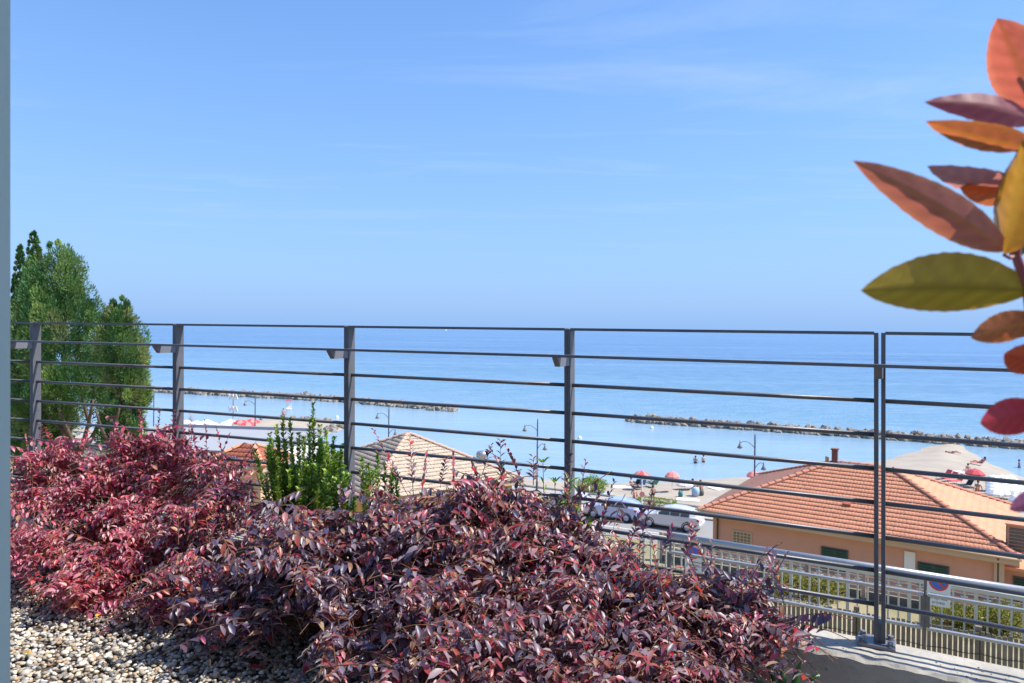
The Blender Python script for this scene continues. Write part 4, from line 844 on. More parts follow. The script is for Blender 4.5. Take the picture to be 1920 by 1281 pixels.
# ------------------------------------------------------------------ foliage tools
LT = np.array([(0, 0, 0), (.28, .80, .10), (.28, 0, 0), (.28, -.80, .10), (.64, .86, .10), (.64, 0, .01), (.64, -.86, .10), (1.0, 0, -.10)])
LF = np.array([(0, 2, 1), (0, 3, 2), (2, 5, 1), (1, 5, 4), (2, 3, 5), (3, 6, 5), (4, 5, 7), (5, 6, 7)])
def norm(a): return a / np.maximum(np.linalg.norm(a, axis=-1, keepdims=True), 1e-9)
def leaf_frames(ax, nr):
    ax = norm(ax); sd_ = norm(np.cross(nr, ax)); nr = np.cross(ax, sd_); return ax, sd_, nr
def leaves_mesh(name, pos, ax, nr, ln, wd, col, m, template=(LT, LF)):
    T_, Fq = template; ax, sd_, nr = leaf_frames(ax, nr)
    V = pos[:, None] + T_[None, :, 0:1] * (ax * ln[:, None])[:, None] + T_[None, :, 1:2] * (sd_ * wd[:, None] * .5)[:, None] + T_[None, :, 2:3] * (nr * ln[:, None])[:, None]
    n = len(pos); k = len(T_)
    return np_mesh(name, V.reshape(-1, 3), (Fq[None] + (np.arange(n) * k)[:, None, None]).reshape(-1, Fq.shape[1]), m, np.repeat(col, k, 0))
def bez(a, b_, c, n): t = np.linspace(0, 1, n)[:, None]; return a * (1 - t) ** 2 + 2 * b_ * t * (1 - t) + c * t * t
TW_N = 4
def twig_mesh(name, curves, rads, m):
    """thin 3-sided tubes along many curves (all the same point count)"""
    C = np.array(curves); n, k, _ = C.shape; t = norm(np.gradient(C, axis=1)); a = norm(np.cross(t, np.array((.31, .52, .79)))); b_ = np.cross(t, a)
    rr = np.asarray(rads)[:, None, None] * np.linspace(1, .45, k)[None, :, None]
    ring = np.stack([C + rr * (a * math.cos(g) + b_ * math.sin(g)) for g in (0, 2.094, 4.189)], 2)
    V = ring.reshape(-1, 3); base = (np.arange(n) * k * 3)[:, None, None]; Q = []
    for i in range(k - 1):
        for j in range(3): Q.append((i * 3 + j, i * 3 + (j + 1) % 3, i * 3 + 3 + (j + 1) % 3, i * 3 + 3 + j))
    return np_mesh(name, V, (np.array(Q)[None] + base).reshape(-1, 4), m)

# ------------------------------------------------------------------ purple shrubs
PALD = np.array([(.058, .038, .082), (.080, .046, .090), (.050, .042, .105), (.10, .042, .070), (.36, .29, .30), (.30, .025, .030), (.34, .070, .032), (.26, .12, .06), (.38, .26, .15), (.20, .15, .19), (.30, .235, .26), (.066, .032, .052)])  # leaf purples, with pale sunlit highlights and blue-purple shade mixed into the colours
WD = np.array([.13, .12, .11, .09, .06, .05, .06, .07, .06, .10, .08, .07])
PALR = np.array([(.30, .042, .10), (.36, .055, .11), (.43, .07, .13), (.19, .036, .09), (.50, .24, .26), (.48, .045, .050), (.40, .16, .14), (.46, .22, .11), (.13, .045, .085), (.29, .05, .12), (.54, .34, .35), (.22, .075, .065)])  # crimson leaf tones; the pale pinks paint sunlit highlights into the colour
WR = np.array([.11, .11, .12, .08, .14, .06, .10, .04, .06, .06, .08, .04])
PAL = np.concatenate([PALD, PALR]); PAL = np.clip(PAL * np.where(np.arange(24) < 12, .98, 1.05)[:, None], 0, 1)
LEAFMESH = [np_mesh('leaf', LT * (1, .5, 1), LF, M['leaf'], np.tile(c, (8, 1))) for c in PAL]
allshr = []
def shrub(name, label, root, lobes, nspray, red, shoots=(), leaf=(.026, .044), seed=1):
    r = np.random.default_rng(seed); root = np.array(root)
    e = empty(name, (root[0], root[1], GZ - .02), 0, label, 'shrub', 'purple-leaved shrubs along the kerb')
    cur = []; rad_ = []; pos = []; ax = []; nr = []; ln = []; wd = []; big = lobes; lobes = []
    for l_ in big:
        c0 = np.array(l_[0]); w0 = l_[4] if len(l_) > 4 else 1
        lobes.append((tuple(c0), l_[1] * .72, l_[2] * .72, l_[3] * .72, w0 * .30))
        for q_ in range(6):
            d = norm(r.normal(0, 1, 3) * (1, 1, .9) + (0, -.35, .25)); k_ = r.uniform(.36, .56); cc = c0 + d * np.array(l_[1:4]) * r.uniform(.55, .80)
            lobes.append((tuple(cc), max(l_[1] * k_, .09), max(l_[2] * k_, .08), max(l_[3] * k_ * .85, .055), w0 * .125))
    wts = np.array([l[4] if len(l) > 4 else 1 for l in lobes], float); wts /= wts.sum()
    stems = []
    for c, rx, ry, rz_, *_ in lobes:
        c = np.array(c); mid = (root + c) / 2 + r.normal(0, .05, 3) * (1, 1, .3); stems.append(bez(np.array((root[0], root[1], GZ - .03)) + r.normal(0, .03, 3) * (1, 1, 0), mid, c, 8))
        for _k in range(2):
            d = r.normal(0, 1, 3); d[2] = d[2] * .5; d = norm(d); s0 = np.array((root[0], root[1], GZ - .03)) * .5 + c * .5 + r.normal(0, .05, 3); tip = c + d * (rx, ry, rz_) * .8
            stems.append(bez(s0, (s0 + tip) / 2 + (0, 0, .08), tip, 8))
    nl = 0
    def spray(b0, tip, droop, n, lsz, up=False):
        Ld = np.linalg.norm(tip - b0); ctrl = (b0 + tip) / 2 + np.array((0, 0, droop)); C = bez(b0, ctrl, tip, 7); cur.append(C); rad_.append(r.uniform(.0012, .0022))
        t = np.linspace(.18, 1.0, n) + r.uniform(-.02, .02, n); t = np.clip(t, 0, 1); pp = (b0 * ((1 - t) ** 2)[:, None] + 2 * ctrl * (t * (1 - t))[:, None] + tip * (t ** 2)[:, None]); tg_ = norm(2 * (1 - t)[:, None] * (ctrl - b0) + 2 * t[:, None] * (tip - ctrl))
        sidev = norm(np.cross(tg_, (0, 0, 1.0)) + 1e-4); sgn = np.where(np.arange(n) % 2 == 0, 1, -1)[:, None]
        droop_l = -.62 + .32 * r.normal(0, 1, (n, 1))
        a_ = norm(tg_ * r.uniform(.35, .9, (n, 1)) + sidev * sgn * r.uniform(.5, 1.0, (n, 1)) + np.array((0, 0, 1.0)) * (droop_l if not up else droop_l * .2 + .25) + r.normal(0, .11, (n, 3)))
        nn = norm(np.array((0, 0, 1.0)) + r.normal(0, .24, (n, 3)) + sidev * sgn * .3)
        l_ = r.uniform(*lsz, n) * (1 - .35 * t ** 3); pos.append(pp); ax.append(a_); nr.append(nn); ln.append(l_); wd.append(l_ * r.uniform(.40, .53, n))
    for k in range(nspray):
        c, rx, ry, rz_, *_ = lobes[r.choice(len(lobes), p=wts)]; c = np.array(c)
        d = r.normal(0, 1, 3); d = norm(d); 
        if d[2] < -.35: d[2] *= -.6; d = norm(d)
        if d[1] > .35 and r.random() < .45: d[1] *= -1
        k_ = r.uniform(.72, 1.14) * (1 if r.random() < .86 else r.uniform(.5, .9)); tip = c + d * (rx, ry, rz_) * k_
        b0 = tip - norm(d * (1, 1, .55) + r.normal(0, .22, 3)) * r.uniform(.20, .34) - (0, 0, .02)
        dr = r.uniform(.02, .085); tip = tip - np.array((0, 0, dr * .8)); tip[2] = max(tip[2], GZ + .03)
        spray(b0, tip, dr, r.integers(14, 22), leaf)
    for l_ in big:
        for q_ in range(2):
            c0 = np.array(l_[0]); b0 = c0 + (r.uniform(-.8, .8) * l_[1], r.uniform(-.4, .4) * l_[2], l_[3] * .7); spray(b0, b0 + (r.normal(0, .035), r.normal(0, .03), l_[3] * .3 + r.uniform(.03, .10)), 0., int(r.integers(9, 15)), (leaf[0] * .7, leaf[1] * .7), True)
    for b0, tip, n in shoots: spray(np.array(b0), np.array(tip), .0, n, (leaf[0] * .85, leaf[1] * .85), True)
    pos, ax, nr = map(np.concatenate, (pos, ax, nr)); ln, wd = np.concatenate(ln), np.concatenate(wd)
    n = len(pos); rr = red(pos, r) if callable(red) else np.full(n, red)
    isr = r.random(n) < rr; ci = np.where(isr, 12 + r.choice(12, n, p=WR / WR.sum()), r.choice(12, n, p=WD / WD.sum()))
    mb = MB()
    for s_ in stems[::12]: mb.tube([tuple(p - (root[0], root[1], GZ - .02)) for p in s_], [.011, .010, .009, .0085, .008, .007, .006, .005], 7)
    mb.build('stem', M['twig'], e, smooth=True)
    st2_ = [s_ for i, s_ in enumerate(stems) if i % 12]; off_ = np.array((root[0], root[1], GZ - .02))
    tag(link('branches', twig_mesh('branches', np.array(st2_) - off_, r.uniform(.002, .0048, len(st2_)), M['twig']), e), kind='stuff')
    tag(link('twigs', twig_mesh('twigs', np.array(cur) - off_, rad_, M['twig']), e), kind='stuff')
    allshr.append(dict(e=e, pos=pos, ax=ax, nr=nr, ln=ln, wd=wd, ci=ci, off=off_))
def PP(px, py, d): return tuple(P(px, py, d))
def L_(px, py, d, rx, ry, rz_, w=1): return (PP(px, py, d), rx, ry, rz_, w)
def S_(pb, pt, d0, d1, n): return (PP(*pb, d0), PP(*pt, d1), n)
redf = lambda lo, hi, x0_, x1_: (lambda p, r: np.interp(p[:, 0], [x0_, x1_], [hi, lo]))
shrub('crimson_shrub', 'bright crimson magenta shrub beside the blue grey door frame', P(210, 1080, 3.45),
      [L_(130, 960, 3.5, .36, .30, .26, 1.1), L_(300, 950, 3.5, .36, .30, .30, 1.2), L_(410, 985, 3.3, .30, .26, .26, 1), L_(80, 1030, 3.3, .26, .22, .22, .8), L_(200, 1045, 3.15, .36, .22, .19, .9), L_(360, 1070, 3.0, .28, .2, .16, .6), L_(225, 880, 3.6, .30, .2, .18, .7), L_(330, 865, 3.6, .16, .14, .15, .4), L_(60, 915, 3.65, .24, .18, .18, .7), L_(120, 865, 3.7, .2, .16, .12, .5), L_(265, 850, 3.65, .22, .16, .12, .5), L_(390, 880, 3.55, .2, .16, .13, .5), L_(330, 1120, 2.95, .24, .16, .10, .5), L_(150, 1110, 3.1, .26, .16, .09, .45)],
      1250, redf(.6, .97, -1.0, -1.6), [S_((270, 860), (262, 772), 3.6, 3.6, 16), S_((290, 850), (300, 775), 3.6, 3.62, 14), S_((390, 880), (384, 790), 3.55, 3.55, 16), S_((400, 890), (430, 815), 3.5, 3.5, 14), S_((350, 860), (345, 805), 3.6, 3.6, 12), S_((440, 890), (478, 832), 3.4, 3.4, 14), S_((80, 880), (60, 822), 3.6, 3.6, 12), S_((150, 860), (165, 808), 3.6, 3.6, 14), S_((210, 850), (215, 795), 3.6, 3.6, 14), S_((420, 870), (405, 800), 3.5, 3.5, 12)], (.026, .043), 21)
shrub('purple_shrub', 'dark purple shrub between the crimson shrub and the green leafy shrub', P(620, 1140, 2.85),
      [L_(560, 1010, 2.85, .30, .24, .14, 1), L_(470, 1060, 2.75, .26, .24, .17, 1), L_(660, 1020, 2.75, .28, .24, .16, 1), L_(560, 1095, 2.6, .34, .2, .16, 1), L_(710, 1085, 2.6, .24, .2, .18, .9), L_(430, 1120, 2.75, .20, .2, .13, .6), L_(760, 1010, 2.8, .2, .2, .14, .6), L_(640, 1150, 2.45, .20, .14, .10, .35), L_(480, 1150, 2.6, .16, .14, .08, .25), L_(690, 1205, 2.3, .20, .14, .09, .4), L_(800, 1240, 2.1, .16, .12, .08, .3)],
      600, .06, [], (.035, .056), 22)
shrub('purple_shrub', 'tall mottled purple shrub with long shoots in front of the tan roof', P(930, 1130, 2.62),
      [L_(800, 970, 2.75, .24, .24, .18, 1), L_(960, 955, 2.7, .30, .24, .17, 1.2), L_(1040, 1015, 2.6, .20, .20, .13, .8), L_(880, 1050, 2.5, .32, .22, .20, 1.1), L_(1040, 1060, 2.45, .26, .2, .20, 1), L_(760, 1060, 2.6, .18, .2, .18, .5), L_(900, 1150, 2.3, .26, .18, .17, .7), L_(790, 1170, 2.35, .18, .14, .12, .4)],
      800, .2, [S_((765, 930), (700, 806), 2.75, 2.8, 18), S_((775, 930), (768, 818), 2.75, 2.78, 20), S_((790, 930), (800, 850), 2.75, 2.75, 14), S_((850, 930), (850, 850), 2.7, 2.7, 14), S_((940, 910), (938, 826), 2.7, 2.75, 12), S_((980, 905), (945, 832), 2.7, 2.72, 12), S_((1000, 910), (1000, 858), 2.68, 2.7, 12), S_((1060, 950), (1068, 850), 2.6, 2.62, 12), S_((1085, 950), (1098, 865), 2.6, 2.62, 10), S_((900, 910), (885, 870), 2.7, 2.7, 12)], (.029, .047), 23)
shrub('purple_shrub', 'deep purple shrub with red tips hanging over the concrete kerb', P(1220, 1230, 2.25),
      [L_(1160, 1095, 2.4, .22, .2, .13, 1), L_(1290, 1110, 2.35, .19, .18, .12, 1), L_(1100, 1120, 2.3, .24, .18, .18, 1), L_(1210, 1150, 2.25, .22, .18, .15, .9), L_(1360, 1150, 2.25, .20, .15, .13, .9), L_(1060, 1220, 2.05, .24, .15, .14, .8), L_(1190, 1275, 2.0, .14, .12, .10, .4), L_(1420, 1155, 2.2, .10, .1, .07, .35), L_(930, 1245, 2.0, .17, .12, .11, .6), L_(1140, 1275, 1.95, .2, .12, .12, .6), L_(1330, 1245, 2.1, .12, .12, .12, .4)],
      900, .19, [S_((1420, 1150), (1530, 1165), 2.2, 2.2, 16), S_((1400, 1165), (1508, 1205), 2.2, 2.15, 16), S_((1390, 1130), (1500, 1120), 2.25, 2.25, 16), S_((1380, 1120), (1448, 1078), 2.25, 2.28, 12), S_((1180, 1020), (1205, 955), 2.4, 2.45, 16), S_((1200, 1020), (1222, 935), 2.4, 2.45, 12), S_((1280, 1060), (1302, 985), 2.35, 2.38, 12), S_((1120, 1010), (1150, 905), 2.5, 2.52, 14), S_((1240, 1040), (1262, 990), 2.35, 2.4, 12), S_((1400, 1180), (1480, 1215), 2.15, 2.12, 12)], (.027, .046), 24)
# the 300 leaves of each shrub that show largest become leaf parts, the rest one mesh
gp = np.concatenate([s_['pos'] + norm(s_['ax']) * s_['ln'][:, None] * .5 for s_ in allshr]); gid = np.concatenate([np.full(len(s_['pos']), i) for i, s_ in enumerate(allshr)]); gl = np.concatenate([np.arange(len(s_['pos'])) for s_ in allshr])
pr = proj(gp); cell = (pr[:, 0] // 9).astype(int) * 1000 + (pr[:, 1] // 9).astype(int); vis = (pr[:, 0] > 26) & (pr[:, 0] < 1915) & (pr[:, 1] < 1278)
order = np.lexsort((pr[:, 2], cell)); first = np.ones(len(order), bool); first[1:] = cell[order][1:] != cell[order][:-1]; win = order[first]; win = win[vis[win]]
for i, s_ in enumerate(allshr):
    A_, Sd, Nn = leaf_frames(s_['ax'], s_['nr']); w_ = gl[win[gid[win] == i]]; view = norm(s_['pos'] - np.array((0, 0, EYE)))
    area = s_['ln'] * s_['wd'] * np.abs((Nn * view).sum(1)) / (s_['pos'][:, 1] ** 2); ch = w_[np.argsort(-area[w_])][:300]
    rest = np.ones(len(s_['pos']), bool); rest[ch] = False
    tag(link('foliage', leaves_mesh('foliage', s_['pos'][rest] - s_['off'], s_['ax'][rest], s_['nr'][rest], s_['ln'][rest], s_['wd'][rest], PAL[s_['ci'][rest]], M['leaf']), s_['e']), kind='stuff')
    for k in ch:
        o = link('leaf', LEAFMESH[s_['ci'][k]], s_['e']); a_, b_, c_ = A_[k] * s_['ln'][k], Sd[k] * s_['wd'][k], Nn[k] * s_['ln'][k]; p = s_['pos'][k] - s_['off']
        o.matrix_local = Matrix(((a_[0], b_[0], c_[0], p[0]), (a_[1], b_[1], c_[1], p[1]), (a_[2], b_[2], c_[2], p[2]), (0, 0, 0, 1)))

# ------------------------------------------------------------------ green shrubs
GP = np.array([(1.7, 1.5, 1.4)]) * np.array([(.16, .26, .035), (.11, .21, .03), (.075, .16, .03), (.20, .29, .05), (.13, .23, .07), (.055, .12, .025)])
def green_shrub(label, root, stems, lsz, seed, per=120, name='green_shrub', spread=.75, pal_=GP, wratio=.5, cat='shrub', bare=.12):
    r = np.random.default_rng(seed); root = np.array(root); off_ = np.array((root[0], root[1], GZ - .02)); e = empty(name, off_, 0, label, cat); cur = []; pos = []; ax = []; nr = []; ln = []; col = []
    for tip in stems:
        tip = np.array(tip); b0 = np.array((root[0], root[1], GZ - .03)) + r.normal(0, .04, 3) * (1, 1, 0); C = bez(b0, np.array((tip[0] * .8 + b0[0] * .2, tip[1] * .8 + b0[1] * .2, b0[2] * .55 + tip[2] * .45)), tip, 10); cur.append(C)
        n = per; t = r.uniform(bare + .3, 1, n) ** .8; t[:6] = 1; f = t * 9; i0 = np.minimum(f.astype(int), 8); k = (f - i0)[:, None]; pp = C[i0] * (1 - k) + C[i0 + 1] * k; tg_ = norm(C[i0 + 1] - C[i0])
        rd = r.normal(0, 1, (n, 3)); rd = norm(rd - tg_ * (rd * tg_).sum(1, keepdims=True)); a_ = norm(tg_ * r.uniform(.5, 1.2, (n, 1)) + rd * spread); pos.append(pp + rd * .003); ax.append(a_); nr.append(norm(tg_ - rd * .4 + r.normal(0, .2, (n, 3)))); ln.append(r.uniform(*lsz, n) * np.where(t > .93, .8, 1)); cc = pal_[r.choice(len(pal_), n)] * r.uniform(.8, 1.2, (n, 1)); cc[t > .9] = cc[t > .9] * 1.25; col.append(cc)
    pos, ax, nr, col = map(np.concatenate, (pos, ax, nr, col)); ln = np.concatenate(ln)
    tag(link('stems', twig_mesh('stems', np.array(cur) - off_, np.full(len(cur), .0028), M['twig']), e), kind='stuff')
    tag(link('foliage', leaves_mesh('foliage', pos - off_, ax, nr, ln, ln * wratio, np.clip(col, 0, 1), M['green']), e), kind='stuff'); return e
r9 = np.random.default_rng(9)
tips = [PP(530, 782, 3.32), PP(518, 800, 3.3), PP(544, 788, 3.35), PP(588, 758, 3.4), PP(580, 790, 3.4), PP(600, 800, 3.4), PP(612, 812, 3.38), PP(626, 822, 3.36), PP(640, 846, 3.35), PP(505, 815, 3.3), PP(560, 815, 3.3), PP(570, 822, 3.3), PP(480, 846, 3.25)]
tips += [PP(r9.uniform(498, 645), r9.uniform(825, 905), r9.uniform(3.1, 3.42)) for _ in range(62)] + [PP(r9.uniform(560, 665), r9.uniform(870, 945), r9.uniform(3.0, 3.3)) for _ in range(36)]
green_shrub('bright green small-leaved shrub with upright stems before the railing', P(585, 1050, 3.25), tips, (.016, .026), 31, 230)
green_shrub('small green upright shrub among purple shoots beside the railing post', P(700, 1050, 3.1), [PP(678, 860, 3.05), PP(690, 872, 3.0), PP(708, 852, 3.1), PP(722, 872, 3.05), PP(735, 880, 3.0), PP(700, 885, 3.0), PP(745, 890, 3.0), PP(686, 898, 2.98)], (.016, .026), 32, 200)
GP2 = np.array([(.20, .36, .05), (.15, .30, .04), (.24, .38, .07)])
green_shrub('bright green shoots with long pointed leaves at the railing post', P(1040, 1100, 2.72), [PP(1018, 868, 2.75), PP(1040, 905, 2.7), PP(1068, 905, 2.72), PP(1085, 925, 2.68), PP(1078, 955, 2.62), PP(1060, 930, 2.7), PP(938, 880, 2.72), PP(1100, 985, 2.5)], (.035, .058), 33, 13, 'leafy_shoots', 1.0, GP2, .26, 'plant', .45)
# strap-leaved plant at the kerb foot
q = P(1478, 1345, 2.12); e = empty('strap_leaf_plant', (q[0], q[1], GZ - .02), 0, 'small green strap-leaved plant at the foot of the concrete kerb', 'plant')
for k, (tx, ty, dd) in enumerate(((1434, 1246, 2.12), (1502, 1241, 2.14), (1536, 1266, 2.1), (1465, 1262, 2.06), (1410, 1275, 2.08), (1515, 1290, 2.05))):
    tip = np.array(PP(tx, ty, dd)); b0 = np.array((q[0], q[1], GZ + .0)); C = bez(b0, np.array((b0[0] * .6 + tip[0] * .4, b0[1], tip[2] * .9 + b0[2] * .1)), tip, 9); V = []
    for i, p in enumerate(C):
        w = .013 * math.sin(math.pi * min(.98, .22 + .78 * i / 8)) + .0006; V += [tuple(p + (-w, 0, .004) - np.array(e.location)), tuple(p + (0, -.006, -.003) - np.array(e.location)), tuple(p + (w, 0, .004) - np.array(e.location))]
    o = MB().add(V, [(i * 3 + j, i * 3 + j + 1, i * 3 + 4 + j, i * 3 + 3 + j) for i in range(8) for j in range(2)]).build('leaf', mat('strap_leaf', (.035, .12, .025), .4, var=.3, scale=30) if k == 0 else bpy.data.materials['strap_leaf'], e, smooth=True); o.modifiers.new('thick', 'SOLIDIFY').thickness = .0015
# fallen leaves on the pebbles
FM = [mat('fallen_yellow_leaf', (.55, .33, .03), .55, trans=.2), mat('fallen_orange_leaf', (.42, .14, .03), .55, trans=.2), mat('fallen_green_leaf', (.2, .27, .06), .55, trans=.2)]
for k, (px, py, sz, m_, rz_, lb) in enumerate(((42, 1226, .034, 0, .2, 'yellow fallen leaf lying alone on the pebbles'), (55, 1102, .04, 2, .6, 'olive green fallen leaf near the door frame'), (178, 1158, .032, 0, 1.4, 'yellow fallen leaf under the crimson shrub'), (118, 1120, .026, 1, .9, 'orange fallen leaf under the crimson shrub'), (400, 1142, .028, 0, 2.1, 'pale yellow fallen leaf under the purple shrub'), (552, 1200, .036, 1, .4, 'orange fallen leaf in the shade of the purple shrub'))):
    p = G(px, py, GZ + .018); V = LT.copy() * (sz, sz * .28, sz * 1.6); o = MB().add(V, LF).build('fallen_leaf', FM[m_]); o.location = (p[0], p[1], GZ + .017); o.rotation_euler = (.25, -.15, rz_); tag(o, lb, 'leaf', 'fallen leaves on the pebbles')

rl_ = np.random.default_rng(77); nl_ = 5200; lx_ = rl_.uniform(-2.3, 1.0, nl_); ly_ = rl_.uniform(1.9, 3.9, nl_)
under = np.zeros(nl_, bool)
for s_ in allshr: under |= (np.hypot((lx_ - s_['off'][0]) / .62, (ly_ - s_['off'][1]) / .36) < rl_.uniform(.3, 1.25, nl_))
under &= inside_terrace(lx_, ly_); lx_, ly_ = lx_[under], ly_[under]; nl_ = len(lx_); lpal = np.array([(.10, .055, .03), (.16, .085, .04), (.06, .035, .03), (.24, .12, .05), (.09, .03, .035), (.30, .18, .07)])
lln = rl_.uniform(.018, .038, nl_); aa = rl_.uniform(0, 6.28, nl_)
lit = link('leaf_litter', leaves_mesh('leaf_litter', np.stack([lx_, ly_, GZ + rl_.uniform(.002, .016, nl_)], 1), np.stack([np.cos(aa), np.sin(aa), rl_.normal(0, .25, nl_)], 1), norm(np.array((0, 0, 1.)) + rl_.normal(0, .3, (nl_, 3))), lln, lln * .5, lpal[rl_.choice(6, nl_)], M['leaf'])); tag(lit, 'dry brown leaf litter under the purple shrubs', 'leaf litter', kind='stuff')

# ------------------------------------------------------------------ photinia branch close to the camera
ph = empty('photinia_shrub', (*P(1990, 700, .56)[:2], GZ - .02), 0, 'red and olive leaved photinia branch close beside the terrace view', 'shrub'); pho = np.array(ph.location)
stem_pts = [np.array((pho[0], pho[1], GZ - .03)), P(1990, 1150, .56), P(1965, 850, .55), P(1945, 650, .54), P(1928, 545, .53), P(1905, 480, .525), P(1915, 380, .53), P(1945, 280, .54), P(1960, 180, .54), P(1955, 90, .54)]
b = MB(); b.tube([tuple(p) for p in stem_pts], [.011, .009, .007, .005, .004, .0032, .003, .0028, .0024, .0018], 8); b.build('stem', M['photstem'], ph, True, True)
def big_leaf(base, tip, wpx, d0, d1, tilt, fold, bend, col, rim, midc, curl=0.0, skew=.5):
    a, t_ = P(*base, d0), P(*tip, d1); Lf = np.linalg.norm(t_ - a); ax_ = (t_ - a) / Lf; view = (a + t_) / 2 - (0, 0, EYE); view /= np.linalg.norm(view)
    s0 = norm(np.cross(ax_, view)); n0 = np.cross(s0, ax_); sdv_ = s0 * math.cos(tilt) + n0 * math.sin(tilt); nv = np.cross(sdv_, ax_); wid = wpx * (d0 + d1) / 2 / F
    nu, nw = 27, 9; V = []; Cc = []
    for i in range(nu):
        t = i / (nu - 1); prof = (math.sin(math.pi * t ** .92) ** .72) * (1 - .22 * t) * 1.06 if 0 < t < 1 else 0
        if t > .9: prof *= 1 - ((t - .9) / .1) ** 2 * .55
        ser = 1 + (.018 if i % 2 else -.012)
        for j in range(nw):
            s_ = (j / (nw - 1) - .5) * 2; ww = wid / 2 * prof * s_ * (ser if abs(s_) > .95 else 1) * (1 + (skew - .5) * (1 if s_ > 0 else -1))
            lift = fold * abs(ww) + curl * wid * (abs(s_) ** 2) * (1 if s_ > 0 else .15) + .0004 * math.cos(i * 1.5) * abs(s_)
            p = a + ax_ * Lf * t + sdv_ * ww + nv * (lift + bend * Lf * math.sin(math.pi * t)) ; V.append(p - pho)
            vein = .5 + .5 * math.cos((i - abs(s_) * 4.2) * 1.55); c = np.array(col) * (1 - .2 * vein * (abs(s_) < .93)); c = c * (1 - .55 * abs(s_) ** 6) + np.array(rim) * .55 * abs(s_) ** 6; 
            if j == nw // 2: c = c * .25 + np.array(midc) * .75
            Cc.append(c * random.uniform(.94, 1.06))
    T = [(i * nw + j, i * nw + j + 1, i * nw + nw + j + 1, i * nw + nw + j) for i in range(nu - 1) for j in range(nw - 1)]
    o = link('leaf', np_mesh('leaf', np.array(V), np.array(T), M['photinia'], np.clip(np.array(Cc) * 1.12, 0, 1)), ph)
    b = MB(); st_ = min(stem_pts[2:], key=lambda p: np.linalg.norm(p - a)); b.tube([tuple(st_), tuple((st_ + a) / 2 + (0, 0, -.002)), tuple(a)], [.0018, .0014, .0012], 6); b.build('leaf_stalk', M['photstem'], o); o.children[0].data.transform(Matrix.Translation(-Vector(pho)))
RED, ORG, OLV, MAU, CRI, GRN, SAL, YEL = (.37, .10, .075), (.38, .125, .05), (.34, .245, .02), (.32, .085, .115), (.42, .035, .055), (.05, .12, .07), (.38, .135, .10), (.36, .21, .03)
big_leaf((1950, 215), (1869, 34), 118, .54, .53, .25, .25, .03, RED, (.5, .2, .12), (.22, .07, .03))
big_leaf((1945, 226), (1733, 191), 62, .53, .52, -.5, .3, -.09, MAU, (.4, .12, .14), (.36, .15, .12))
big_leaf((1945, 278), (1735, 228), 62, .53, .51, .5, .3, -.05, ORG, (.45, .22, .06), (.30, .14, .02))
big_leaf((1908, 350), (1738, 312), 78, .545, .55, .9, .2, -.08, (.36, .17, .17), (.4, .2, .2), (.32, .12, .1))
big_leaf((1915, 372), (1800, 352), 60, .55, .55, .3, .2, .03, ORG, ORG, (.3, .1, .03))
big_leaf((1892, 470), (1599, 301), 84, .525, .49, -.2, .3, -.06, SAL, (.5, .22, .1), (.36, .14, .05))
big_leaf((1882, 478), (1916, 262), 118, .52, .50, .3, .5, .06, YEL, (.10, .05, .09), (.3, .2, .03), .35)
big_leaf((1908, 482), (1925, 355), 60, .535, .535, 0, .1, .0, GRN, GRN, (.1, .15, .06))
big_leaf((1938, 545), (1614, 545), 122, .53, .485, .25, .22, .05, OLV, (.32, .16, .03), (.16, .11, .01), 0, .36)
big_leaf((1960, 600), (1820, 633), 62, .535, .53, .3, .25, .06, ORG, (.5, .2, .04), (.4, .16, .03))
big_leaf((1965, 690), (1883, 664), 66, .54, .53, .2, .25, .04, (.50, .075, .03), RED, (.36, .05, .02))
big_leaf((1975, 775), (1838, 793), 74, .545, .53, .2, .25, .07, CRI, (.5, .05, .05), (.34, .02, .03))
big_leaf((1975, 930), (1893, 955), 40, .545, .53, .4, .3, .05, (.22, .07, .16), MAU, MAU)

